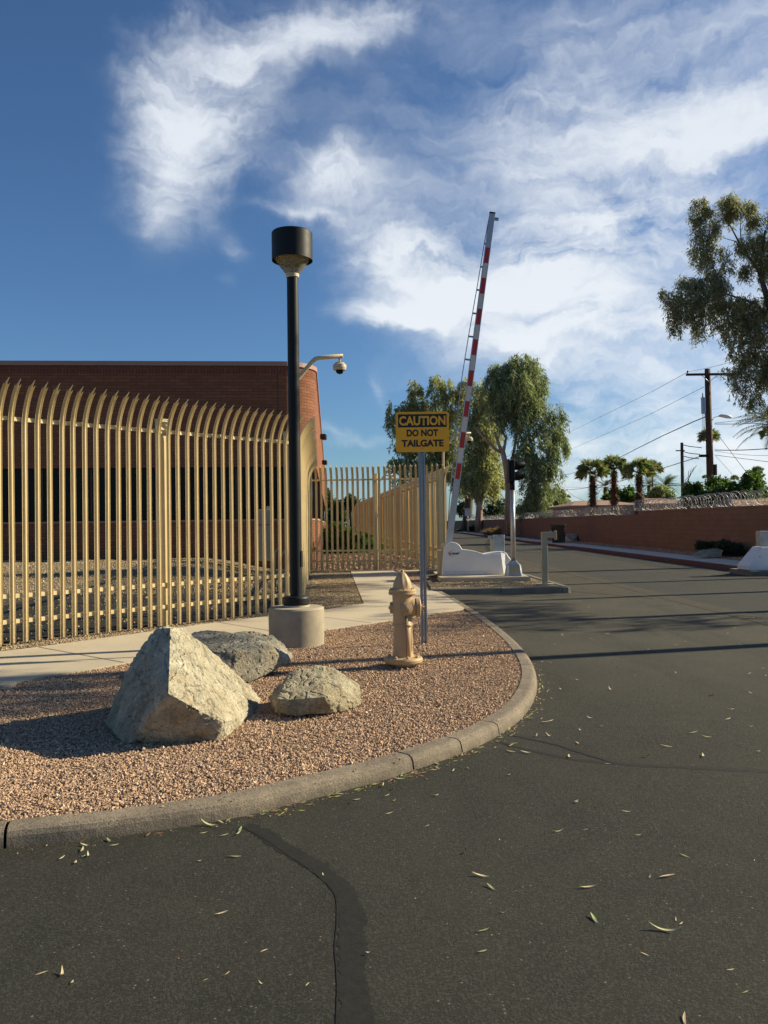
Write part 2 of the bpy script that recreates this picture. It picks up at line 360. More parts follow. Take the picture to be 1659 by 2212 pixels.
# ------------------------------------------------------------------ mesh helpers
class MB:
    def __init__(s): s.v = []; s.f = []; s.sm = []; s.uv = {}
    def add(s, vs, fs, smooth=False):
        k = len(s.v); s.v += [tuple(v) for v in vs]; s.f += [tuple(i+k for i in f) for f in fs]; s.sm += [smooth]*len(fs); return s
    def box(s, c, d, rz=0.0, bev=0.0, M=None):
        hx, hy, hz = d[0]/2, d[1]/2, d[2]/2
        vs = []; fs = []
        if bev <= 0:
            vs = [(a*hx, b_*hy, e*hz) for e in (-1, 1) for a, b_ in ((-1, -1), (1, -1), (1, 1), (-1, 1))]
            fs = [(3, 2, 1, 0), (4, 5, 6, 7), (0, 1, 5, 4), (1, 2, 6, 5), (2, 3, 7, 6), (3, 0, 4, 7)]
        else:
            def ring(x_, y_, z_, k):
                return [(-x_+k, -y_, z_), (x_-k, -y_, z_), (x_, -y_+k, z_), (x_, y_-k, z_), (x_-k, y_, z_), (-x_+k, y_, z_), (-x_, y_-k, z_), (-x_, -y_+k, z_)]
            vs = ring(hx-bev*.7, hy-bev*.7, -hz, bev*.3)+ring(hx, hy, -hz+bev, bev)+ring(hx, hy, hz-bev, bev)+ring(hx-bev*.7, hy-bev*.7, hz, bev*.3)
            for k in range(3):
                for i in range(8): j = (i+1) % 8; fs.append((k*8+i, k*8+j, k*8+8+j, k*8+8+i))
            fs.append(tuple(range(7, -1, -1))); fs.append(tuple(range(24, 32)))
        ca, sa = math.cos(rz), math.sin(rz)
        vs = [(v[0]*ca-v[1]*sa+c[0], v[0]*sa+v[1]*ca+c[1], v[2]+c[2]) for v in vs]
        if M is not None: vs = [M @ Vector(v) for v in vs]
        return s.add(vs, fs)
    def tube(s, pts, r, n=10, caps=True):
        pts = [Vector(p) for p in pts]; rs = r if isinstance(r, (list, tuple)) else [r]*len(pts)
        vs = []; fs = []; up = Vector((0, 0, 1)); prev = None
        for i, p in enumerate(pts):
            a = pts[max(0, i-1)]; b_ = pts[min(len(pts)-1, i+1)]; t = (b_-a).normalized()
            if prev is None:
                ref = Vector((1, 0, 0)) if abs(t.z) > .9 else up
                u = t.cross(ref).normalized()
            else: u = (prev - t*prev.dot(t)).normalized()
            prev = u; w = t.cross(u)
            for k in range(n):
                an = 2*math.pi*k/n; vs.append(p+(u*math.cos(an)+w*math.sin(an))*rs[i])
        for i in range(len(pts)-1):
            for k in range(n):
                j = (k+1) % n; fs.append((i*n+k, i*n+j, (i+1)*n+j, (i+1)*n+k))
        s.add(vs, fs, True)
        if caps:
            k0 = len(s.v)-len(vs)
            s.f.append(tuple(k0+i for i in range(n-1, -1, -1))); s.sm.append(False)
            e = k0+(len(pts)-1)*n; s.f.append(tuple(e+i for i in range(n))); s.sm.append(False)
        return s
    def lathe(s, prof, n=32, c=(0, 0, 0), M=None, sharp=True):
        # profile split at sharp corners so that rims stay crisp
        c = Vector(c)
        for a, b_ in zip(prof[:-1], prof[1:]):
            vs = []; fs = []
            for (r, z_) in (a, b_):
                for k in range(n):
                    an = 2*math.pi*k/n; v = Vector((r*math.cos(an), r*math.sin(an), z_))
                    if M is not None: v = M @ v
                    vs.append(v+c)
            for k in range(n): j = (k+1) % n; fs.append((k, j, n+j, n+k))
            s.add(vs, fs, True)
        return s
    def prism(s, poly, axis, a, b_):
        # polygon in the plane across `axis`, pushed from a to b
        n = len(poly)
        def mk(p, t): return {'x': (t, p[0], p[1]), 'y': (p[0], t, p[1]), 'z': (p[0], p[1], t)}[axis]
        vs = [mk(p, a) for p in poly]+[mk(p, b_) for p in poly]
        fs = [tuple(range(n)), tuple(range(2*n-1, n-1, -1))]+[(i, i+n, (i+1) % n+n, (i+1) % n) for i in range(n)]
        return s.add(vs, fs)
    def build(s, name, m, parent=None, off=None, uv=None):
        me = bpy.data.meshes.new(name)
        vs = s.v if off is None else [(v[0]-off[0], v[1]-off[1], v[2]-off[2]) for v in s.v]
        me.from_pydata(vs, [], s.f); me.polygons.foreach_set('use_smooth', s.sm)
        me.validate(verbose=False); me.update()
        import bmesh
        bm = bmesh.new(); bm.from_mesh(me); bmesh.ops.recalc_face_normals(bm, faces=bm.faces); bm.to_mesh(me); bm.free()
        me.materials.append(MAT[m] if isinstance(m, str) else m)
        o = bpy.data.objects.new(name, me); COL.objects.link(o)
        if parent is not None: o.parent = parent
        elif off is not None: o.location = off
        return o
def tag(o, label=None, cat=None, group=None, kind=None):
    if label: o['label'] = label
    if cat: o['category'] = cat
    if group: o['group'] = group
    if kind: o['kind'] = kind
    return o
def thing(name, label, cat, loc=(0, 0, 0), rz=0.0, group=None):
    o = bpy.data.objects.new(name, None); COL.objects.link(o); o.location = loc; o.rotation_euler = (0, 0, rz); o.empty_display_size = .1
    return tag(o, label, cat, group)
def struct(o): o['kind'] = 'structure'; return o
def copy_tree(o, label=None, loc=None, rz=None):
    kids = {}
    for q in bpy.data.objects: kids.setdefault(q.parent, []).append(q)
    def rec(a, par):
        c = a.copy(); COL.objects.link(c)
        if par is not None: c.parent = par
        for k in kids.get(a, []): rec(k, c)
        return c
    c = rec(o, None)
    if label: c['label'] = label
    if loc is not None: c.location = loc
    if rz is not None: c.rotation_euler = (0, 0, rz)
    return c
def np_mesh(name, V, Fc, m, cols=None, parent=None, loc=None, smooth=False):
    """V (n,3) array, Fc (m,k) equal-sided faces, cols (m,3) colour per face"""
    me = bpy.data.meshes.new(name); k = Fc.shape[1]
    me.vertices.add(len(V)); me.vertices.foreach_set('co', V.astype(np.float32).ravel())
    me.loops.add(Fc.size); me.loops.foreach_set('vertex_index', Fc.astype(np.int32).ravel())
    me.polygons.add(len(Fc)); me.polygons.foreach_set('loop_start', np.arange(0, Fc.size, k, dtype=np.int32))
    me.polygons.foreach_set('loop_total', np.full(len(Fc), k, dtype=np.int32))
    me.polygons.foreach_set('use_smooth', np.full(len(Fc), smooth))
    if cols is not None:
        ca = me.color_attributes.new('tone', 'FLOAT_COLOR', 'CORNER')
        c4 = np.ones((Fc.size, 4), np.float32); c4[:, :3] = np.repeat(cols, k, axis=0)
        ca.data.foreach_set('color', c4.ravel())
    me.update(calc_edges=True); me.materials.append(MAT[m])
    o = bpy.data.objects.new(name, me); COL.objects.link(o)
    if parent is not None: o.parent = parent
    if loc is not None: o.location = loc
    return o
def sheet(name, poly, z, m, kind='structure', th=0.0):
    b = MB(); poly = [(p[0], p[1]) for p in poly]
    if th <= 0: b.add([(p[0], p[1], z) for p in poly], [tuple(range(len(poly)))])
    else: b.prism(poly, 'z', z-th, z)
    o = b.build(name, m); o['kind'] = kind; return o
def in_poly(px, py, poly):
    c = np.zeros(px.shape, bool); n = len(poly)
    for i in range(n):
        x1, y1 = poly[i][:2]; x2, y2 = poly[(i+1) % n][:2]
        cond = ((y1 > py) != (y2 > py)) & (px < (x2-x1)*(py-y1)/((y2-y1)+1e-12)+x1)
        c ^= cond
    return c
def smooth_line(pts, n=6):
    """Catmull-Rom through 2-D/3-D points"""
    pts = [Vector(p) for p in pts]; out = []
    for i in range(len(pts)-1):
        p0 = pts[max(0, i-1)]; p1 = pts[i]; p2 = pts[i+1]; p3 = pts[min(len(pts)-1, i+2)]
        for k in range(n):
            t = k/n; out.append(.5*((2*p1)+(p2-p0)*t+(2*p0-5*p1+4*p2-p3)*t*t+(3*p1-p0-3*p2+p3)*t**3))
    out.append(pts[-1]); return out
def offset_line(pts, d):
    """shift a 2-D polyline to its left by d"""
    out = []
    for i, p in enumerate(pts):
        a = pts[max(0, i-1)]; b_ = pts[min(len(pts)-1, i+1)]; t = (b_-a).normalized(); out.append(Vector((p.x-t.y*d, p.y+t.x*d)))
    return out
def sweep(mb, path, prof, gaps=(), gap=0.012):
    """kerb: profile (offset to the left of the path, height) along a 2-D path, cut by joints at the given lengths"""
    L = [0]
    for a, b_ in zip(path[:-1], path[1:]): L.append(L[-1]+(b_-a).length)
    def at(l):
        for i in range(len(path)-1):
            if l <= L[i+1]+1e-9:
                t = (l-L[i])/(L[i+1]-L[i]); return path[i].lerp(path[i+1], t)
        return path[-1]
    cuts = [0]+list(gaps)+[L[-1]]
    for s0, s1 in zip(cuts[:-1], cuts[1:]):
        a = s0+(gap/2 if s0 > 0 else 0); b_ = s1-(gap/2 if s1 < L[-1] else 0)
        ls = [a]+[l for l in L if a+.01 < l < b_-.01]+[b_]
        pp = [at(l) for l in ls]; n = len(prof); vs = []
        offs = [offset_line(pp, o_[0]) for o_ in prof]
        for i in range(len(pp)):
            for k, (o_, h_) in enumerate(prof): vs.append((offs[k][i].x, offs[k][i].y, h_))
        fs = [(i*n+k, i*n+(k+1) % n, (i+1)*n+(k+1) % n, (i+1)*n+k) for i in range(len(pp)-1) for k in range(n)]
        fs += [tuple(range(n)), tuple((len(pp)-1)*n+k for k in range(n-1, -1, -1))]
        mb.add(vs, fs)
    return L[-1]
def text_mesh(s, size, bold=0.0, shear=0.0, font=None, ext=0.0, width=None, height=None):
    """lettering as a mesh in the x-z plane, centred, facing -y"""
    cu = bpy.data.curves.new('lettering', 'FONT'); cu.body = s; cu.size = size; cu.offset = bold; cu.shear = shear; cu.extrude = ext
    cu.align_x = 'CENTER'; cu.align_y = 'CENTER'; cu.resolution_u = 4
    o = bpy.data.objects.new('lettering', cu); COL.objects.link(o)
    bpy.context.view_layer.update(); dg = bpy.context.evaluated_depsgraph_get()
    me = bpy.data.meshes.new_from_object(o.evaluated_get(dg)); bpy.data.objects.remove(o); bpy.data.curves.remove(cu)
    xs = [v.co.x for v in me.vertices]; ys = [v.co.y for v in me.vertices]
    cx, cy = (min(xs)+max(xs))/2, (min(ys)+max(ys))/2
    kx = width/(max(xs)-min(xs)) if width else 1; ky = height/(max(ys)-min(ys)) if height else 1
    for v in me.vertices: v.co = Vector(((v.co.x-cx)*kx, -v.co.z, (v.co.y-cy)*ky))
    me.update(); return me

# ================================================================== GROUND AND PAVING
sheet('ground', [(-900, -200), (900, -200), (900, 1500), (-900, 1500)], -0.03, 'desert_dirt')
sheet('driveway', [(-30, -8), (5.4, -8), (5.4, 40), (5.4, 260), (-9, 260), (-9, 30), (-30, 12)], 0.0, 'asphalt')
sheet('street', [(5.4, -8), (10.02, -8), (10.02, 260), (5.4, 260)], 0.0, 'street_asphalt')
# dust strip and concrete gutter where drive meets street
g_a = G(1122, 1214); g_b = G(1240, 1238); g_c = G(1659, 1340)
gut = [Vector((5.15, 60)), Vector((5.12, 34)), Vector((g_b.x, g_b.y)), Vector((g_c.x, g_c.y)), Vector((5.6, 4))]
b = MB(); o1 = offset_line(gut, .10); o2 = offset_line(gut, -.28)
b.add([(p.x, p.y, .004) for p in o1]+[(p.x, p.y, .004) for p in o2], [(i, i+1, i+1+len(gut), i+len(gut)) for i in range(len(gut)-1)])
struct(b.build('gutter', 'dusty_asphalt'))
b = MB(); b.add([(4.0, 17.3, .004), (5.1, 15.5, .004), (5.05, 22, .004), (4.95, 34, .004), (4.0, 34, .004), (3.86, 22, .004)], [(0, 1, 2, 3, 4, 5)])
struct(b.build('dusty_road_edge', 'dusty_asphalt'))
# faint worn white lines across the street in front of the gates
for (a, c, w_) in (((1180, 1236), (1620, 1222), .05), ((1215, 1247), (1600, 1228), .04)):
    p, q = G(*a), G(*c); d = (q-p).normalized(); n = Vector((-d.y, d.x, 0))*w_
    sheet('road_marking', [p+n*.5, p-n*.5, q-n*.4, q+n*.4], .0085, 'worn_marking')

KERB_PX = [(-420, 1885), (-200, 1862), (10, 1834), (250, 1808), (500, 1769), (625, 1739), (829, 1686), (895, 1664), (1000, 1627), (1080, 1588),
           (1138, 1541), (1161, 1490), (1154, 1448), (1126, 1408), (1087, 1372), (1042, 1338), (988, 1303), (958, 1286)]
kp = [Vector(G(*p)[:2]) for p in KERB_PX]
kp = [Vector(p[:2]) for p in smooth_line([Vector((p.x, p.y, 0)) for p in kp], 6)]+[Vector((.95, 17.0))]
prof = [(0.0, -.02), (.012, .05), (.022, .072), (.042, .084), (.06, .087), (.142, .087), (.15, .08), (.15, -.02)]
def nearest_len(path, q):
    L = 0; best = (1e9, 0)
    for a, b_ in zip(path[:-1], path[1:]):
        d = (a-q).length
        if d < best[0]: best = (d, L)
        L += (b_-a).length
    return best[1]
gaps = sorted(nearest_len(kp, Vector(G(*q)[:2])) for q in ((7, 1834), (893, 1665), (1003, 1626), (1082, 1587), (1156, 1455), (1040, 1337)))
b = MB(); sweep(b, kp, prof, gaps, .014); struct(b.build('kerb', 'kerb_concrete'))
kin = offset_line(kp, .147)
# filler under the joints so no light shows through
k2 = [Vector((.95, 17.0)), Vector((2.4, 17.0)), Vector((3.80, 17.0)), Vector((3.87, 17.05)), Vector((3.80, 19.5)), Vector((3.74, 21.2)), Vector((3.5, 22.5)), Vector((2.9, 23.4)), Vector((2.15, 24.2))]
prof2 = [(0.0, -.02), (.012, .11), (.03, .128), (.05, .132), (.145, .132), (.15, .12), (.15, -.02)]
b = MB(); sweep(b, k2, prof2, (1.45, 2.72), .012); struct(b.build('island_kerb', 'island_kerb_concrete'))
b = MB(); sweep(b, [Vector((2.15, 24.2)), Vector((2.3, 25.5)), Vector((-2.0, 69)), Vector((-4, 90))], prof2, (), .012); struct(b.build('fence_kerb', 'island_kerb_concrete'))

EDGE_F = [(-420, 1560), (-150, 1506), (22, 1476), (94, 1461), (187, 1447), (269, 1432), (480, 1396), (700, 1361), (849, 1339), (966, 1319.6)]
EDGE_B = [(-420, 1462), (-200, 1434), (0, 1407), (83, 1397), (325, 1364), (432, 1349), (575, 1331), (700, 1317), (786, 1303.7)]
ef = [Vector(G(px, py, .09)[:2]) for px, py in EDGE_F]; eb = [Vector(G(px, py, .09)[:2]) for px, py in EDGE_B]
wl = Vector(G(757.5, 1233.4, .09)[:2]); wr = Vector(G(846.6, 1230, .09)[:2]); wk = Vector(G(908, 1271, .09)[:2])
ki = kin
i_end = min(range(len(ki)), key=lambda i: (ki[i]-ef[-1]).length)
raised = [p.copy() for p in ki]+[Vector((1.1, 17.12)), Vector((1.1, 24.0)), Vector((2.0, 24.6)), Vector((-2.2, 69)), Vector((-4.2, 90)), Vector((-60, 90)), Vector((-60, 6)), Vector((-12, 3.6))]
sheet('gravel_ground', raised, .066, 'bed_gravel')
isl = [p for p in ki[:i_end+1]]+[ef[-1]]+[p for p in reversed(ef[:-1])]
sheet('gravel_bed', isl, .072, 'island_gravel')
sheet('island_ground', [(.98, 17.1), (3.74, 17.12), (3.6, 21.2), (3.3, 22.5), (2.1, 24.0), (1.0, 24.0)], .112, 'bed_gravel')
walk = ef+[Vector((ki[i].x, ki[i].y)) for i in range(i_end+1, len(ki)-2)]+[wk, wr, wl]+list(reversed(eb))
sheet('sidewalk', walk, .09, 'sidewalk_concrete', th=.08)
sheet('gate_path', [(wr.x+.01, wr.y), (1.2, wr.y-.05), (1.2, wr.y-.9), (wr.x+.25, wr.y-.95)], .087, 'sidewalk_concrete', th=.05)
def joint(a, c, w_=.006, z_=.094):
    p, q = G(a[0], a[1], .09), G(c[0], c[1], .09); d = (q-p).normalized(); n = Vector((-d.y, d.x, 0))*w_
    return [(p+n)[:2]+(z_,), (p-n)[:2]+(z_,), (q-n)[:2]+(z_,), (q+n)[:2]+(z_,)]
b = MB()
for a, c in (((84, 1398), (268, 1431.5)), ((700, 1333.6), (802, 1345.5)), ((470, 1344), (640, 1372)), ((786, 1303.7), (960, 1300)), ((770, 1263), (893, 1261)), ((-180, 1434), (0, 1478))):
    b.add(joint(a, c), [(0, 1, 2, 3)])
struct(b.build('sidewalk_joint', 'crack_sealant'))
# far side of the street
sheet('far_sidewalk', [(10.18, 10), (11.5, 10), (11.5, 260), (10.18, 260)], .13, 'sunlit_pale_concrete', th=.14)
b = MB(); sweep(b, [Vector((10.0, 260)), Vector((10.0, 27.0)), Vector((10.0, 10))], [(0.0, -.02), (.015, .11), (.04, .132), (.178, .133), (.178, -.02)]); struct(b.build('red_kerb', 'red_kerb_paint'))
sheet('far_gravel_strip', [(11.5, 10), (13.0, 10), (13.0, 260), (11.5, 260)], .11, 'bed_gravel')
b = MB()
for yy in range(14, 120, 3): b.add([(10.2, yy, .134), (11.5, yy, .134), (11.5, yy+.02, .134), (10.2, yy+.02, .134)], [(0, 1, 2, 3)])
struct(b.build('far_sidewalk_joint', 'crack_sealant'))
sheet('back_yard_ground', [(13.2, 10), (160, 10), (160, 260), (13.2, 260)], .10, 'desert_dirt')
# sealed cracks in the asphalt
def tar(px, w0, w1, z_):
    pts = [Vector(G(x_, y_)) for x_, y_ in px]; pts = smooth_line(pts, 26); b = MB(); L = []; Rr = []
    p2 = [Vector(p[:2]) for p in pts]
    n = len(p2)
    for i, p in enumerate(p2):
        a = p2[max(0, i-1)]; c = p2[min(n-1, i+1)]; t = (c-a).normalized(); k = i/(n-1)
        w_ = (w0+(w1-w0)*k)/2
        l_ = w_*(1+.45*mnoise.noise((p.x*9, p.y*9, 1))+.35*mnoise.noise((p.x*31, p.y*31, 1))+.2*mnoise.noise((p.x*90, p.y*90, 1))); r_ = w_*(1+.45*mnoise.noise((p.x*9, p.y*9, 7))+.35*mnoise.noise((p.x*31, p.y*31, 5))+.2*mnoise.noise((p.x*90, p.y*90, 5)))
        L.append((p.x-t.y*l_, p.y+t.x*l_, z_)); Rr.append((p.x+t.y*r_, p.y-t.x*r_, z_))
    b.add(L+Rr, [(i, i+1, n+i+1, n+i) for i in range(n-1)]); return struct(b.build('tar_strip', 'crack_sealant'))
tar([(530, 1783), (575, 1806), (640, 1846), (700, 1884), (742, 1922), (757, 1975), (760, 2040), (762, 2120), (768, 2240), (775, 2400)], .085, .105, .0012)
tar([(522, 1786), (566, 1810), (628, 1851), (686, 1892), (723, 1932), (728, 1985), (724, 2050), (729, 2120), (727, 2240), (733, 2400)], .004, .006, .0024)
tar([(1072, 1602), (1150, 1622), (1240, 1640), (1340, 1650), (1500, 1659), (1700, 1668)], .03, .065, .0012)
tar([(1100, 1588), (1190, 1606), (1270, 1630), (1330, 1648)], .025, .05, .0022)

# ------------------------------------------------------------------ loose gravel (real stones)
def stones(name, poly, n, r0, r1, z_, pal, ref=5.0, pw=1.2, hfun=None, ymax=1e9):
    xs = np.array([p[0] for p in poly]); ys = np.array([p[1] for p in poly]); X = []; Y = []
    while len(X) < n:
        k = n*3
        a = rng.uniform(xs.min(), xs.max(), k); c = rng.uniform(ys.min(), min(ymax, ys.max()), k)
        ok = in_poly(a, c, poly) & (rng.random(k) < np.minimum(1, (ref/np.maximum(c, .1))**pw))
        ok &= np.abs(a) < c*.50+.6
        X += list(a[ok]); Y += list(c[ok])
    X = np.array(X[:n]); Y = np.array(Y[:n]); Z = np.full(n, z_) if hfun is None else hfun(X, Y)
    base = np.array([(1, 0, 0), (-1, 0, 0), (0, 1, 0), (0, -1, 0), (0, 0, 1), (0, 0, -1)], float)
    fc = np.array([(0, 2, 4), (2, 1, 4), (1, 3, 4), (3, 0, 4), (2, 0, 5), (1, 2, 5), (3, 1, 5), (0, 3, 5)])
    V = base[None]*rng.uniform(.6, 1.25, (n, 6, 1))+rng.normal(0, .18, (n, 6, 3))
    sc = rng.uniform(r0, r1, n)*np.where(rng.random(n) < .06, 1.7, 1)
    V *= sc[:, None, None]*np.stack([np.ones(n), rng.uniform(.6, 1, n), rng.uniform(.5, .9, n)], 1)[:, None]
    an = rng.uniform(0, 2*np.pi, n); ca, sa = np.cos(an), np.sin(an)
    x_ = V[:, :, 0]*ca[:, None]-V[:, :, 1]*sa[:, None]; y_ = V[:, :, 0]*sa[:, None]+V[:, :, 1]*ca[:, None]
    V = np.stack([x_+X[:, None], y_+Y[:, None], V[:, :, 2]+(Z+sc*rng.uniform(.0, .75, n))[:, None]], 2)
    Fc = (fc[None]+(np.arange(n)*6)[:, None, None]).reshape(-1, 3)
    pal = np.array(pal); c = pal[rng.integers(0, len(pal), n)]*rng.uniform(.72, 1.2, (n, 1))
    return np_mesh(name, V.reshape(-1, 3), Fc, 'loose_stone', np.clip(np.repeat(c, 8, 0), 0, .8))
PINK = [(.47, .31, .205), (.53, .36, .24), (.41, .265, .17), (.59, .42, .285), (.36, .235, .16), (.49, .34, .225), (.45, .31, .205), (.34, .25, .185)]
BEIGE = [(.37, .28, .17), (.45, .35, .22), (.30, .225, .14), (.53, .43, .29), (.24, .18, .115)]
tag(stones('gravel', isl, 165000, .0045, .0105, .074, PINK, 4.6, 1.0), 'pinkish crushed gravel filling the kerbed bed around hydrant and boulders', 'gravel', kind='stuff')
C1 = Vector((-1.40, 13.45)); C2 = Vector((-2.29, 25.05)); C3 = Vector((1.83, 24.8)); C4 = Vector((-2.5, 69.0))
side_bed = [Vector(eb[-1]), wl, C2+Vector((.1, -.1)), C1+Vector((.1, .1)), Vector(eb[-2])]
tag(stones('side_gravel', side_bed, 26000, .006, .014, .068, BEIGE, 14, 1), 'brown gravel between the walkway and the receding fence', 'gravel', kind='stuff')
tag(stones('gate_gravel', [(wr.x+.1, wr.y-.95), (1.0, wr.y-.95), (1.0, 17.2), (wk.x, wk.y+.05)], 5000, .006, .014, .068, PINK, 20, 1), 'pinkish gravel wedge between walkway and barrier island', 'gravel', kind='stuff')
tag(stones('island_gravel', [(1.1, 17.16), (3.70, 17.16), (3.6, 18.95), (1.1, 18.95)], 8000, .006, .016, .112, BEIGE, 20, 1), 'brown gravel and debris in front of the barrier pad', 'gravel', kind='stuff')
F0 = Vector((-4.52, 9.96)); FD = Vector((.668, .744)); FN = Vector((.744, -.668))
fstrip = [F0-FD*1.5+FN*.28, F0+FD*4.75+FN*.30, F0+FD*4.75-FN*.3, F0-FD*1.5-FN*.3]
tag(stones('fence_gravel', fstrip, 16000, .005, .013, .068, BEIGE, 9, .5), 'narrow gravel margin along the foot of the front fence', 'gravel', kind='stuff')
spill = [tuple(q) for q in offset_line(kp, -.10)[:len(kp)-8]]+[tuple(q) for q in reversed(offset_line(kp, .14)[:len(kp)-8])]
tag(stones('spilled_stones', spill, 260, .003, .007, .002, PINK, 6, 1, hfun=lambda X, Y: np.where(np.array([min((q-Vector((a, c))).length for q in offset_line(kp, .07)) for a, c in zip(X, Y)]) < .075, .088, .002)), 'few stray gravel stones spilled over the kerb', 'gravel', kind='stuff')
def yh(X, Y):
    t = np.clip((Y-16.6)/8.0, 0, 1); t = t*t*(3-2*t); u = np.clip((-X-3.2)/2.5, 0, 1); u = u*u*(3-2*u)
    return .058+.40*t*u+.03*np.sin(X*2.3+Y)*np.sin(Y*1.7)*t*u
gx = np.linspace(-26, -1.0, 180); gy = np.linspace(10, 27.2, 130); GX, GY = np.meshgrid(gx, gy)
GZ = yh(GX, GY)
V = np.stack([GX.ravel(), GY.ravel(), GZ.ravel()], 1); nx = len(gx)
ii = np.arange((len(gy)-1)*(nx-1)); r_ = ii//(nx-1); c_ = ii % (nx-1); a_ = r_*nx+c_
struct(np_mesh('yard_mound', V, np.stack([a_, a_+1, a_+nx+1, a_+nx], 1), 'yard_gravel', smooth=True))
sheet('yard_dark_sheet', [F0+FD*4.35-FN*.32, F0-FD*3-FN*.32, Vector((-16, 9.0)), Vector((-16, 17.6)), Vector((-6.5, 17.4)), Vector((-2.6, 16.6)), Vector((-1.8, 14.6))], .086, 'asphalt')  # dark sheet over the yard ground just inside the front fence
yard = [F0+FD*4.6-FN*.4, F0-FD*2-FN*.4, Vector((-14, 11)), Vector((-16, 26)), Vector((-2.6, 26)), Vector((-1.7, 14))]
tag(stones('yard_stones', yard, 60000, .008, .020, 0, BEIGE, 15, .6, hfun=lambda X, Y: np.where((Y < 17.2) & (rng.random(len(X)) < .93), -.2, np.maximum(yh(X, Y), .086))), 'beige gravel covering the yard behind the front fence', 'gravel', kind='stuff')
tag(stones('path_gravel', [C2+Vector((.1, .2)), C3+Vector((-.3, .2)), Vector((1.0, 38)), Vector((-2.6, 38))], 9000, .015, .035, .066, PINK, 30, .5), 'stony ground behind the cross fence in front of the hedge', 'gravel', kind='stuff')
tag(stones('strip_gravel', [(11.5, 20), (12.95, 20), (12.95, 60), (11.5, 60)], 26000, .012, .03, .112, PINK, 26, .8), 'gravel strip between far sidewalk and block wall', 'gravel', kind='stuff')

# ================================================================== BUILDING
def brick_building():
    t = thing('brick_building', 'long low red brick building with rounded corner and dark ribbon window behind the tan fence', 'building', (-10, 26, 0))
    cen = Vector((-3.45, 27.6)); Rr = 1.2
    per = [Vector((-24.0, 26.404+(-24+3.35)*.08)), Vector((-12, 26.404+(-12+3.35)*.08))]
    for k in range(15):
        a = R_(-85.4+(89.2)*k/14); per.append(cen+Vector((math.cos(a), math.sin(a)))*Rr)
    per.append(per[-1]+Vector((-.067, .998))*30); per.append(per[-1]+Vector((-.067, .998))*45)
    U = [0]
    for a, c in zip(per[:-1], per[1:]): U.append(U[-1]+(c-a).length)
    base = Vector((-10, 26, 0))
    def strip(name, z0, z1, m, inset=0.0, depth=0.0, parent=t, smooth=True):
        pp = offset_line(per, inset)
        vs = [(p.x-base.x, p.y-base.y, z_) for z_ in (z0, z1) for p in pp]; n = len(pp)
        fs = [(i, i+1, n+i+1, n+i) for i in range(n-1)]
        if depth:
            qq = offset_line(per, inset+depth)
            vs += [(p.x-base.x, p.y-base.y, z_) for z_ in (z0, z1) for p in qq]
            fs += [(n+i, n+i+1, 3*n+i+1, 3*n+i) for i in range(n-1)]+[(i+1, i, 2*n+i, 2*n+i+1) for i in range(n-1)]
        me = bpy.data.meshes.new(name); me.from_pydata(vs, [], fs); uvl = me.uv_layers.new(name='UVMap')
        for poly in me.polygons:
            for li in poly.loop_indices:
                vi = me.loops[li].vertex_index; z_ = vs[vi][2]; d = inset+depth if vi >= 2*n else 0
                uvl.data[li].uv = (U[vi % n]+.03, z_+ (d if poly.index >= (2 if depth else 1)*(n-1) else 0))
        me.update(); me.materials.append(MAT[m]); o = bpy.data.objects.new(name, me); COL.objects.link(o); o.parent = parent; return o
    strip('lower_wall', 0.0, 1.62, 'red_brick', 0, .25)
    strip('window_sill', 1.622, 1.68, 'sill_stone', -.035, .2)
    w = strip('ribbon_window', 1.6, 3.40, 'dark_glass', .17, 0)
    mm = None
    for i in range(len(per)-1):
        a, c = per[i], per[i+1]; ln = (c-a).length
        if ln < 5: continue
        d = (c-a)/ln; k = 1.2
        while k < ln and k < 30:
            p = a+d*k+Vector((-d.y, d.x))*.16
            if mm is None:
                b = MB(); b.box((0, 0, 0), (.06, .05, 1.66)); o = b.build('mullion', 'mullion', w); mm = o.data
            else: o = bpy.data.objects.new('mullion', mm); COL.objects.link(o); o.parent = w
            o.location = (p.x-base.x, p.y-base.y, 2.51); o.rotation_euler = (0, 0, math.atan2(d.y, d.x)); k += 1.52
    strip('upper_wall', 3.37, 6.36, 'red_brick', 0, .25)
    strip('soldier_course', 6.36, 6.62, 'soldier_brick', -.008, .1)
    strip('coping', 6.62, 6.76, 'coping_metal', -.05, .45)
    # roof deck behind the parapet
    pp = offset_line(per, .3); b = MB()
    b.add([(p.x-base.x, p.y-base.y, 6.55) for p in pp]+[(-24-base.x-6, 100-base.y, 6.55)], [tuple(range(len(pp)+1))]); b.build('roof', 'coping_metal', t)
    j = per[2]; b = MB(); b.box((j.x-base.x-.02, j.y-base.y-.004, 4.9), (.022, .012, 2.95), math.atan(.08)); b.build('wall_joint', 'mullion', t)
    return t, per, base
bld, per, bbase = brick_building()
d_ = Vector((-.067, .998)); e_ = per[16]
for i, (Y, z_, lab) in enumerate(((40.0, 5.75, 'nearer of two dark box lamps high on the side of the brick building'), (50.0, 5.25, 'farther and smaller of two dark box lamps on the side of the brick building'))):
    p = e_+d_*((Y-e_.y)/d_.y)
    w = thing('wall_lamp', lab, 'wall lamp', (p.x, p.y, z_), 0, 'wall lamps on the brick building')
    b = MB(); b.box((.17, 0, 0), (.3, .42, .26), 0, .03); b.build('housing', 'bin_black', w)
    b = MB(); b.box((.17, 0, -.14), (.22, .34, .02)); b.build('lens', 'lens_dark', w)

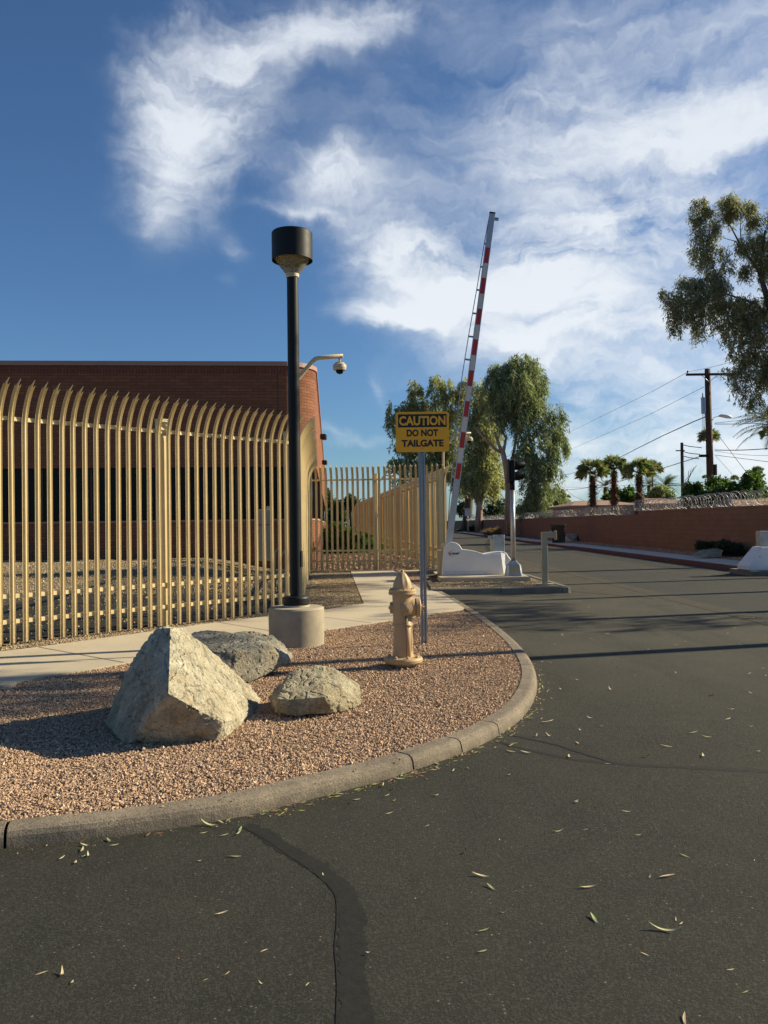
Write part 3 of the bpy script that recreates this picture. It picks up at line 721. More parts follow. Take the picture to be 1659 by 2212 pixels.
# ================================================================== PALISADE FENCES
def picket_mesh(ht=2.62, base=.0):
    prof = [(-.036, .009), (-.028, .0), (-.013, .0), (-.003, .021), (.003, .021), (.013, .0), (.028, .0), (.036, .009)]
    t_ = .004; loop = prof+[(x_, y_-t_) for x_, y_ in reversed(prof)]; n = len(loop)
    rings = [(0.0, base, 0.0), (0.0, ht, 0.0)]                    # (outward shift, height, lean)
    R0 = .70; tot = R_(43)
    for k in range(1, 9):
        a = tot*k/8; rings.append((R0*(1-math.cos(a)), ht+R0*math.sin(a), a))
    vs = []
    for (o_, z_, a) in rings:
        for (x_, y_) in loop: vs.append((x_, o_+y_*math.cos(a), z_-y_*math.sin(a)))
    o_, z_, a = rings[-1]
    def ext(x_): x_ = abs(x_); return .125 if x_ < .005 else (.03 if x_ < .02 else (.0 if x_ < .03 else .045))
    for (x_, y_) in loop:
        e = ext(x_); vs.append((x_*(.9 if abs(x_) < .005 else 1), o_+y_*math.cos(a)+e*math.sin(a), z_-y_*math.sin(a)+e*math.cos(a)))
    fs = [(i*n+k, i*n+(k+1) % n, (i+1)*n+(k+1) % n, (i+1)*n+k) for i in range(len(rings)) for k in range(n)]
    m = len(rings)*n; fs += [(m+i, m+i+1, m+n-2-i, m+n-1-i) for i in range(len(prof)-1)]
    b = MB(); b.add(vs, fs)
    for z_ in (.27, .58, 2.735):                                    # domed bolt heads
        M_ = Matrix.Rotation(R_(-90), 4, 'X'); b.lathe([(0, .006), (.006, .005), (.008, .0)], 8, (0, .021, z_), M_)
    return b
PK = None
def fence_run(name, label, A, B, step, side, post_at, base_z=.072, maxp=100):
    """side +1: pickets curve towards the left of A->B, -1: to the right"""
    global PK
    d = B-A; L = d.length; d = d/L; ang = math.atan2(d.y, d.x)
    t = thing(name, label, 'fence', (A.x, A.y, base_z), ang, 'tan palisade fence runs')
    if side < 0: t.rotation_euler = (0, 0, ang)
    n = int(L/step)+1; far = []
    for i in range(n):
        if PK is None:
            o = picket_mesh().build('picket', 'tan_fence_paint', t); PK = o.data
        elif i < maxp:
            o = bpy.data.objects.new('picket', PK); COL.objects.link(o); o.parent = t
        else: far.append(i*step); continue
        o.location = (i*step, .0, .03); o.rotation_euler = (R_(random.uniform(-.15, .15)), R_(random.uniform(-.2, .2)), 0 if side > 0 else math.pi)
    if far:
        vs = np.array([v.co for v in PK.vertices]); fs = [tuple(p.vertices) for p in PK.polygons]; b = MB()
        for x_ in far:
            v2 = vs.copy()
            if side < 0: v2[:, 0] *= -1; v2[:, 1] *= -1
            v2[:, 0] += x_; b.add(v2, fs)
        o = b.build('distant_pickets', 'tan_fence_paint', t); o['kind'] = 'stuff'
    for z_ in (.29, .60, 2.76):
        b = MB(); y_ = -.012*side*1.0
        b.box((L/2, y_-side*.003, z_), (L+.05, .006, .05)); b.box((L/2, y_-side*.031, z_+.0245), (L+.05, .05, .006))
        b.build('rail', 'tan_fence_paint', t)
    for x_ in post_at:
        b = MB(); b.box((x_, -side*.105, 1.46), (.125, .125, 2.94)); b.box((x_, -side*.105, 2.94), (.14, .14, .012))
        b.build('post', 'tan_fence_paint', t)
    return t
A0 = F0-FD*(.1575*8); B0 = F0+FD*(.1575*29.4)
fence_run('palisade_fence', 'tan palisade fence facing the bed, curved spear-topped pickets in front of the brick wall', A0, B0, .1575, -1, [.1575*4.3, .1575*21.75, .1575*37.0])
fence_run('palisade_fence', 'tan palisade fence receding edge-on from behind the lamp post to the cross fence', C1, C2, .1575, -1, [2.8, 5.5, 8.3, 11.3])
fence_run('palisade_fence', 'tan palisade fence crossing behind the walkway, seen square on', C2+Vector((.06, 0)), C3, .1612, -1, [1.97, 4.07])
fence_run('palisade_fence', 'tan palisade fence receding into the distance on the left edge of the street', C3, C4, .16, -1, [0.05]+[2.8*k for k in range(1, 15)])

# ================================================================== BLOCK WALL, RAZOR WIRE
def block_wall():
    t = thing('block_wall', 'long brown painted block wall with razor wire on top along the street', 'wall', (13.1, 30, 0))
    for name, y0, y1, h in (('high_section', 24, 42, 1.95), ('low_section', 42, 300, 1.76)):
        b = MB(); vs = []; fs = []
        me = bpy.data.meshes.new(name)
        X0, X1 = -.1, .1; a, c = y0-30, y1-30
        vs = [(X0, a, 0), (X0, c, 0), (X0, c, h), (X0, a, h), (X1, a, 0), (X1, c, 0), (X1, c, h), (X1, a, h)]
        fs = [(0, 1, 2, 3), (5, 4, 7, 6), (3, 2, 6, 7), (4, 0, 3, 7), (1, 5, 6, 2)]
        me.from_pydata(vs, [], fs); uvl = me.uv_layers.new(name='UVMap')
        for poly in me.polygons:
            for li in poly.loop_indices:
                v = vs[me.loops[li].vertex_index]; uvl.data[li].uv = (v[1]+(v[0] if poly.index > 1 else 0), v[2]-.02+(v[0] if poly.index == 2 else 0))
        me.update(); me.materials.append(MAT['wall_block']); o = bpy.data.objects.new(name, me); COL.objects.link(o); o.parent = t
    return t
block_wall()
def razor(name, label, y0, y1, z_, r, pitch, wire):
    t = thing(name, label, 'razor wire', (13.1, y0, z_), 0, 'razor wire coils on the block wall')
    b = MB(); n = int((y1-y0)/pitch); 
    for q in range(n):
        rr = r*random.uniform(.85, 1.1); yc = q*pitch+random.uniform(-.2, .2)*pitch; tilt = random.uniform(-.3, .3)+.25*(-1)**q
        pts = []
        for k in range(15):
            a = 2*math.pi*k/14; pts.append((rr*math.cos(a), yc+rr*math.sin(a)*tilt+pitch*k/14, rr*math.sin(a)+random.uniform(-.02, .02)))
        b.tube(pts, wire, 4, False)
        if y0 < 30:                                                # barbs, where they are large enough to see
            for k in range(0, 14, 1):
                a = 2*math.pi*(k+.5)/14; p = Vector((rr*math.cos(a), yc+rr*math.sin(a)*tilt, rr*math.sin(a))); w_ = .02
                b.add([p+Vector((0, -w_, 0)), p+Vector((0, w_, 0)), p*1+Vector((0, 0, .03)), p+Vector((.01, 0, -.03))], [(0, 1, 2), (0, 1, 3)])
    b.build('coil', 'razor_wire', t)
    b = MB(); yy = .5
    while yy < y1-y0:
        b.box((0, yy, -.1), (.05, .05, r*1.6)); yy += 5.5
    b.tube([(0, 0, -r*.55), (0, y1-y0, -r*.55)], .006, 4)
    b.build('bracket', 'galvanised_steel', t)
razor('razor_wire', 'large open coils of razor wire on the nearer higher part of the block wall', 25.0, 43.0, 2.22, .28, .27, .0085)
razor('razor_wire', 'tight glinting razor wire on the middle part of the block wall', 43.2, 70.0, 2.05, .25, .34, .0095)
razor('razor_wire', 'faint razor wire on the far part of the block wall behind the trees', 70.2, 135.0, 2.0, .26, .6, .013)

# ================================================================== STREET FURNITURE
def lamp_post():
    c = P(638, 1130, 9.75); x0, y0 = c.x, 9.75
    t = thing('lamp_post', 'black lamp post with drum-shaped head standing on a round concrete footing beside the boulders', 'lamp post', (x0, y0, .07))
    b = MB(); b.lathe([(.325, -.05), (.33, .43)], 48); b.lathe([(.33, .43), (.318, .448), (.30, .453), (0, .458)], 48); b.build('concrete_footing', 'base_concrete', t)
    b = MB(); b.lathe([(.155, .45), (.155, .475)], 32); b.lathe([(.155, .475), (0, .475)], 32); b.build('grout_pad', 'sidewalk_concrete', t)
    b = MB(); b.lathe([(.15, .475), (.158, .49)], 36); b.lathe([(.158, .49), (.158, .555), (.148, .575)], 36); b.lathe([(.148, .575), (.07, .58)], 36); b.build('base_cover', 'black_pole_paint', t)
    b = MB(); b.lathe([(.074, .45), (.068, 4.385)], 32); b.lathe([(.068, 4.385), (0, 4.390)], 32); p = b.build('pole', 'black_pole_paint', t)
    a = R_(-14); b = MB(); b.box((.072*math.cos(a), .072*math.sin(a), 1.02), (.016, .055, .19), a, .003); b.build('hand_hole_cover', 'black_pole_paint', p)
    b = MB(); b.lathe([(.072, 4.370), (.078, 4.377), (.08, 4.415)], 32); b.lathe([(.08, 4.415), (.03, 4.425)], 32); b.build('glass_collar', 'tan_camera_paint', t)
    b = MB(); b.lathe([(.080, 4.415), (.155, 4.515), (.222, 4.610), (.225, 4.655)], 40); b.lathe([(.217, 4.610), (.150, 4.515), (.075, 4.420)], 40); b.build('glass_cone', 'lamp_glass', t)
    b = MB(); b.tube([(0, 0, 4.415), (0, 0, 4.575)], .012, 8); b.lathe([(.10, 4.570), (.17, 4.615)], 32); b.lathe([(.17, 4.615), (.0, 4.625)], 32); b.lathe([(0.10, 4.570), (0, 4.565)], 32); b.build('lamp_holder', 'cream_cabinet', t)
    b = MB(); b.lathe([(.232, 4.580), (.243, 4.575)], 48); b.lathe([(.243, 4.575), (.243, 4.900)], 48); b.lathe([(.243, 4.900), (.236, 4.910), (.0, 4.920)], 48); b.lathe([(.232, 4.580), (.232, 4.865)], 48); b.lathe([(.232, 4.865), (0, 4.865)], 48)
    b.build('drum_shade', 'black_pole_paint', t)
    return t
lamp_post()

def caution_sign():
    c = P(916, 1388, 9.68); x0 = c.x; zt = P(911, 890, 9.68).z
    t = thing('caution_sign', 'amber caution sign reading DO NOT TAILGATE on a perforated galvanised post', 'sign', (x0, 9.68, .07))
    zt -= .07
    z0, z1 = 0, zt-.03; b = MB()
    # U-channel: punched web with two folded flanges
    hw = .016; n = int((z1-z0)/.0254); vs = []; fs = []; prev = None
    for i in range(n):
        a = z0+i*.0254; h0, h1 = a+.008, a+.0174; hx = .0048
        zs = (a, h0, h1, a+.0254); xs = (-hw, -hx, hx, hw)
        k = len(vs)
        for z_ in zs:
            for x_ in xs: vs.append((x_, .012, z_))
        for r in range(3):
            for q in range(3):
                if r == 1 and q == 1: continue
                fs.append((k+r*4+q, k+r*4+q+1, k+(r+1)*4+q+1, k+(r+1)*4+q))
    b.add(vs, fs)
    for s_ in (-1, 1):
        b.add([(s_*hw, .012, z0), (s_*hw, .012, z1), (s_*.024, -.016, z1), (s_*.024, -.016, z0)], [(0, 1, 2, 3)])
        b.box((s_*.031, -.016, (z0+z1)/2), (.015, .003, z1-z0))
    b.build('post', 'galvanised_steel', t)
    w, h = .628, .475; cz = zt-h/2+.0; cx = .014
    def rrect(w_, h_, r, n=6):
        pts = []
        for (sx, sz, a0) in ((1, 1, 0), (-1, 1, 90), (-1, -1, 180), (1, -1, 270)):
            for k in range(n+1):
                a = R_(a0+90*k/n); pts.append((sx*(w_/2-r)+r*math.cos(a)+cx, sz*(h_/2-r)+r*math.sin(a)+cz))
        return pts
    b = MB(); b.prism(rrect(w, h, .032), 'y', -.022, -.019); pl = b.build('sign_plate', 'sign_amber', t)
    b = MB(); hb = .155; zc = cz+h/2-.028-hb/2
    b.add([(cx+sx*(w/2-.028), -.0235, zc+sz*hb/2) for sx, sz in ((-1, -1), (1, -1), (1, 1), (-1, 1))], [(0, 1, 2, 3)]); b.build('black_panel', 'sign_black', pl)
    def word(s_, wd, ht, z_, m, y_, bold, xo=0):
        me = text_mesh(s_, .2, bold, width=wd, height=ht); me.materials.append(MAT[m])
        o = bpy.data.objects.new('lettering', me); COL.objects.link(o); o.parent = pl; o.location = (cx+xo, y_, z_)
    word('CAUTION', .548, .112, zc, 'sign_amber', -.0255, .0075)
    word('DO NOT', .372, .084, cz-.012, 'sign_black', -.0235, .0085)
    word('TAILGATE', .495, .084, cz-.134, 'sign_black', -.0235, .0085)
    for z_ in (cz+h/2-.06, cz-h/2+.045):
        b = MB(); b.lathe([(0, .006), (.006, .004), (.008, 0)], 10, (cx-.005, -.0256, z_), Matrix.Rotation(R_(90), 4, 'X')); b.build('bolt', 'galvanised_steel', pl)
    t.rotation_euler = (0, 0, 0)
    return t
caution_sign()

def hydrant():
    c = P(871, 1420, 8.14)
    t = thing('fire_hydrant', 'tan painted fire hydrant in the gravel in front of the sign post', 'hydrant', (c.x, 8.14, .06), R_(0))
    k = 8.14/1771
    b = MB()
    b.lathe([(.088, -.02), (.088, .065)], 32, (0, 0, 0)); lo = b.build('shoe', 'hydrant_paint', t)
    b = MB(); b.lathe([(.088, .055), (.180, .058)], 40); b.lathe([(.180, .058), (.192, .070), (.194, .095), (.186, .112)], 40); b.lathe([(.186, .112), (.10, .120)], 40)
    for q in range(8):
        a = 2*math.pi*(q+.35)/8; b.lathe([(.016, .112), (.016, .130), (.008, .137), (0, .137)], 6, (.152*math.cos(a), .152*math.sin(a), 0))
    b.build('base_flange', 'hydrant_paint', t)
    b = MB(); b.lathe([(.104, .115), (.099, .16), (.093, .40), (.094, .42)], 40); b.lathe([(.094, .42), (.103, .425), (.103, .442), (.095, .447)], 40)
    b.lathe([(.095, .447), (.096, .60), (.100, .70), (.103, .765)], 40); b.lathe([(.103, .765), (.09, .77)], 40)
    body = b.build('barrel', 'hydrant_paint', t)
    b = MB(); b.lathe([(.100, .728), (.130, .730)], 40); b.lathe([(.130, .730), (.138, .738), (.138, .752), (.131, .757)], 40); b.lathe([(.131, .757), (.135, .762), (.135, .776), (.128, .783)], 40); b.lathe([(.128, .783), (.09, .787)], 40)
    for q in range(8):
        a = 2*math.pi*(q+.2)/8; b.lathe([(.011, .783), (.011, .794), (.005, .798), (0, .798)], 6, (.112*math.cos(a), .112*math.sin(a), 0))
    b.build('bonnet_flange', 'hydrant_paint', t)
    # ribbed bonnet
    n = 64; prof = [(.092, .786), (.0925, .81), (.089, .84), (.080, .87), (.064, .90), (.047, .925), (.035, .94), (.027, .948), (.0, .949)]
    vs = []; fs = []
    for i, (r, z_) in enumerate(prof):
        fl = math.sin(math.pi*min(1, i/6.0))
        for q in range(n):
            a = 2*math.pi*q/n; rr = r*(1-.085*fl*max(0, math.cos(6*a+1.2))**.6 if math.cos(6*a+1.2) > 0 else 1)
            vs.append((rr*math.cos(a), rr*math.sin(a), z_))
    for i in range(len(prof)-1):
        for q in range(n): j = (q+1) % n; fs.append((i*n+q, i*n+j, (i+1)*n+j, (i+1)*n+q))
    b = MB(); b.add(vs, fs, True); bn = b.build('bonnet', 'hydrant_paint', t)
    b = MB(); b.lathe([(.019, .94), (.017, .975)], 5); b.lathe([(.017, .975), (0, .976)], 5); b.build('operating_nut', 'hydrant_paint', bn)
    def nozzle(name, ang, z_, prof_n, cap, nut):
        Mx = Matrix.Rotation(R_(ang), 4, 'Z') @ Matrix.Rotation(R_(90), 4, 'Y')
        b = MB()
        for seg in prof_n: b.lathe(seg, 32, (0, 0, z_), Mx)
        o = b.build(name, 'hydrant_paint', t)
        b = MB()
        for seg in cap: b.lathe(seg, 32, (0, 0, z_), Mx)
        for seg in nut: b.lathe(seg, 5, (0, 0, z_), Mx)
        b.build('cap', 'hydrant_paint', o); return o
    nozzle('pumper_nozzle', 4, .60, [[(.098, .03), (.094, .10), (.088, .122)], [(.088, .122), (.080, .126)], [(.080, .120), (.080, .134)]],
           [[(.086, .130), (.094, .132)], [(.094, .132), (.094, .168), (.086, .176)], [(.086, .176), (.03, .182)], [(.03, .182), (.03, .196), (.0, .197)]], [[(.016, .196), (.014, .222)], [(.014, .222), (0, .222)]])
    nozzle('hose_nozzle', -74, .60, [[(.062, .06), (.060, .112)], [(.060, .112), (.05, .114)]],
           [[(.055, .110), (.067, .112)], [(.067, .112), (.067, .124)], [(.067, .124), (.054, .127)], [(.054, .127), (.053, .138)], [(.053, .138), (.036, .141)], [(.036, .141), (.034, .150)], [(.034, .150), (.0, .156)]], [[(.014, .154), (.013, .176)], [(.013, .176), (0, .176)]])
    nozzle('hose_nozzle', 172, .60, [[(.062, .06), (.060, .100)], [(.060, .100), (.05, .102)]],
           [[(.050, .100), (.056, .102)], [(.056, .102), (.056, .118), (.048, .124)], [(.048, .124), (0, .128)]], [[(.014, .124), (.013, .140)], [(.013, .140), (0, .140)]])
    def chain(pts):
        b = MB(); L = []
        pts = smooth_line(pts, 8)
        for i, p in enumerate(pts[:-1]):
            q = pts[i+1]; d = (q-p); m = (p+q)/2
            rot_ = d.to_track_quat('Z', 'Y').to_matrix().to_4x4(); tw = Matrix.Rotation(R_(90*(i % 2)), 4, 'Z')
            ring = []
            for s_ in range(9):
                a = 2*math.pi*s_/8; v = Vector((.0042*math.cos(a), 0, d.length*.72*math.sin(a))); ring.append(m+(rot_ @ tw @ v))
            b.tube(ring, .0016, 4, False)
        return b.build('chain', 'rust', t)
    # recessed column cast into the lower barrel
    b = MB(); a = R_(-58)
    b.tube([(.062*math.cos(a), .062*math.sin(a), .12), (.062*math.cos(a), .062*math.sin(a), .54)], .044, 16); b.tube([(.062*math.cos(a), .062*math.sin(a), .42), (.062*math.cos(a), .062*math.sin(a), .447)], .052, 16)
    b.build('drain_column', 'hydrant_paint', t)
    a = R_(-76); ax, ay = math.cos(a), math.sin(a)
    chain([(.1*ax, .1*ay-.02, .545), (.118*ax, .118*ay, .49), (.125*ax, .125*ay, .36), (.13*ax, .13*ay, .24), (.135*ax, .135*ay, .13)])
    chain([(.15, -.012, .50), (.165, -.03, .40), (.16, -.03, .27), (.14, -.03, .2), (.115, -.03, .27), (.10, -.03, .40)])
    return t
hydrant()

def boulder(name, label, pts, m, subdiv=5, amp=.035, seed=0, grp=None, fine=.05):
    import bmesh
    bm = bmesh.new()
    for p in pts: bm.verts.new(p)
    r = bmesh.ops.convex_hull(bm, input=bm.verts)
    bmesh.ops.delete(bm, geom=[v for v in bm.verts if not v.link_faces], context='VERTS')
    bmesh.ops.triangulate(bm, faces=bm.faces)
    # even out triangles, then break the faces up
    for _ in range(subdiv):
        es = [e for e in bm.edges if e.calc_length() > fine]
        if not es: break
        bmesh.ops.subdivide_edges(bm, edges=es, cuts=1, use_grid_fill=False); bmesh.ops.triangulate(bm, faces=bm.faces)
        for _k in range(1):
            fl = [f for f in bm.faces]
    bm.normal_update()
    c = sum((v.co for v in bm.verts), Vector())/len(bm.verts)
    for v in bm.verts:
        p = v.co.copy(); s = Vector((seed, seed*.7, 0))
        q = p*3.2+s; d = mnoise.fractal(q, .8, 2.2, 5)*amp
        # stepped fracture ledges
        led = mnoise.noise(p*5+s)+.5*mnoise.noise(p*11-s); st_ = (math.floor(led*4)/4-led)*amp*.9
        if fine < .05:
            d = mnoise.fractal(p*2.6+s, .9, 2.1, 3)*amp*.45; st_ *= .22
            vd = mnoise.voronoi(p*4.6+s)[0]; chip = (vd[0]-.32)*amp*.45
            q2 = Vector((p.x*3+p.z*2.5, p.y*3, p.z*3-p.x*3))+s; lg = mnoise.fractal(q2, .7, 2.0, 3)*1.7; chip += -(max(0, abs((lg-math.floor(lg))-.5)*2-.72)/.28)**1.5*amp*.40
            d2 = mnoise.fractal(p*15+s, .7, 2.1, 5)*amp*.22+chip
        else: d2 = mnoise.noise(p*26+s)*amp*.22
        v.co += v.normal*(d+st_+d2)
    me = bpy.data.meshes.new(name); base = Vector((c.x, c.y, .07)); bmesh.ops.translate(bm, verts=bm.verts, vec=-base); bm.to_mesh(me); bm.free()
    me.materials.append(MAT[m]); o = bpy.data.objects.new(name, me); COL.objects.link(o); o.location = base
    for p in me.polygons: p.use_smooth = True
    try: me.set_sharp_from_angle(angle=R_(32))
    except Exception: pass
    tag(o, label, 'boulder', grp); return o
p1 = [P(335, 1359, 5.98), P(368, 1357, 5.80), P(397, 1359, 5.98), P(350, 1357, 6.25), P(385, 1359, 6.25), P(421, 1386, 6.05), P(468, 1436, 6.30), P(503, 1450, 6.60),
      P(574, 1518, 6.75), P(562, 1538, 6.45), P(524, 1572, 5.95), P(486, 1592, 5.52), P(464, 1600, 5.44), P(283, 1604, 5.36), P(270, 1600, 5.42), P(229, 1563, 5.80),
      P(251, 1498, 5.88), P(287, 1443, 5.92), P(308, 1392, 5.95), P(365, 1420, 5.62), P(364, 1498, 5.20), P(370, 1450, 5.42), P(480, 1560, 5.40), P(430, 1534, 5.30), P(300, 1540, 6.7), P(520, 1530, 6.7)]
boulder('boulder', 'tallest boulder, tan pointed peak with a sunlit right face', p1, 'tan_granite', 9, .036, 1, 'landscape boulders in the gravel bed', .017)
p2 = [P(405, 1372, 7.9), P(430, 1364, 8.05), P(545, 1366, 8.15), P(588, 1371, 8.2), P(611, 1391, 8.15), P(633, 1417, 8.1), P(627, 1430, 7.95), P(601, 1446, 7.8), P(579, 1455, 7.7), P(536, 1474, 7.35),
      P(500, 1480, 7.2), P(590, 1408, 7.62), P(510, 1408, 7.35), P(420, 1404, 7.3), P(400, 1470, 7.3), P(420, 1440, 8.6), P(600, 1430, 8.6)]
boulder('boulder', 'flat-topped grey boulder behind the tall one, nearest the lamp post footing', p2, 'grey_granite', 9, .036, 5, 'landscape boulders in the gravel bed', .022)
p3 = [P(582, 1508, 6.25), P(594, 1490, 6.3), P(627, 1452, 6.45), P(653, 1442, 6.5), P(692, 1439, 6.55), P(722, 1445, 6.6), P(752, 1464, 6.62), P(775, 1480, 6.6), P(783, 1503, 6.55), P(781, 1520, 6.45), P(750, 1534, 6.25),
      P(716, 1538, 6.12), P(684, 1543, 6.05), P(641, 1546, 6.0), P(596, 1539, 6.05), P(600, 1510, 6.02), P(700, 1506, 6.0), P(740, 1490, 6.25), P(640, 1530, 6.9), P(750, 1510, 6.95)]
boulder('boulder', 'low rounded brown boulder, the smallest of the group and nearest the hydrant', p3, 'brown_granite', 9, .030, 9, 'landscape boulders in the gravel bed', .016)
# concrete lid by the pavement
g = G(4, 1482, .08); b = MB(); b.lathe([(.10, -.03), (.10, .022)], 28); b.lathe([(.10, .022), (.094, .028), (0, .029)], 28)
tag(b.build('concrete_lid', 'sidewalk_concrete', None, off=(0, 0, 0)), 'small round concrete lid at the pavement edge on the far left', 'utility lid').location = (g.x+.02, g.y, .08)

def camera_pole(X, Y, label, z0=.07):
    t = thing('camera_pole', label, 'security camera', (X, Y, z0), 0, 'tan security camera poles')
    b = MB(); b.tube([(0, 0, 0), (0, 0, 3.62), (.015, 0, 3.74), (.08, 0, 3.87), (.33, 0, 4.16), (.39, 0, 4.215), (.46, 0, 4.235), (.86, 0, 4.26)], .037, 12); b.build('pole', 'tan_camera_paint', t)
    b = MB(); b.box((0, 0, .01), (.2, .2, .02)); b.build('base_plate', 'tan_camera_paint', t)
    b = MB(); b.tube([(.80, 0, 4.23), (.80, 0, 4.15)], .018, 8); b.lathe([(.03, 4.15), (.075, 4.145), (.095, 4.12)], 24, (.80, 0, 0)); b.lathe([(.095, 4.12), (.112, 4.11), (.114, 4.06), (.104, 4.02)], 24, (.80, 0, 0)); b.lathe([(.104, 4.02), (.06, 4.02)], 24, (.80, 0, 0)); h = b.build('camera_housing', 'tan_camera_paint', t)
    b = MB(); b.lathe([(.066, 4.02), (.06, 3.985), (.04, 3.96), (0, 3.95)], 20, (.80, 0, 0)); b.build('dome', 'dark_glass', h)
    return t
cp = camera_pole(P(636, 1200, 13.8).x, 13.8, 'tan camera pole whose bent arm shows just right of the lamp post')
copy_tree(cp, 'tan camera pole with dome behind the raised barrier arm', (P(957.5, 1000, 24.95).x, 24.98, -.05))
copy_tree(cp, 'small camera pole seen through the cross fence, nearer of two inside', (P(816, 1050, 47).x, 47, .0))
copy_tree(cp, 'tiny camera pole furthest away, low through the cross fence', (P(770, 1080, 75).x, 75, -.5))
# cabinets and pipework by the building
t = thing('utility_cabinet', 'cream metal utility cabinet against the brick wall, seen through the fence', 'cabinet', (P(574, 1200, 25.3).x, 25.3, .42))
b = MB(); b.box((0, 0, .52), (.40, .3, 1.1), 0, .02); b.build('body', 'cream_cabinet', t)
b = MB(); b.box((.02, 0, 1.32), (.42, .34, .46), 0, .02); b.build('meter_box', 'cream_cabinet', t)
b = MB(); b.box((.10, 0, 1.60), (.12, .1, .1)); b.build('conduit_cap', 'cream_cabinet', t)
t = thing('valve_standpipe', 'thin tan standpipe with a round valve knob inside the fence near the lamp post', 'standpipe', (P(604, 1245, 18.5).x, 18.5, .07))
b = MB(); b.tube([(0, 0, 0), (0, 0, 1.35)], .03, 10); b.tube([(0, 0, .62), (.12, 0, .85), (.2, 0, .92)], .016, 8); b.tube([(-.1, 0, .02), (-.1, 0, .8), (-.02, 0, .9)], .018, 8); b.build('pipe', 'cream_cabinet', t)
b = MB(); b.lathe([(0, .96), (.045, .93), (.05, .90), (.03, .87), (0, .86)], 12, (.22, 0, 0)); b.build('valve_knob', 'cream_cabinet', t)

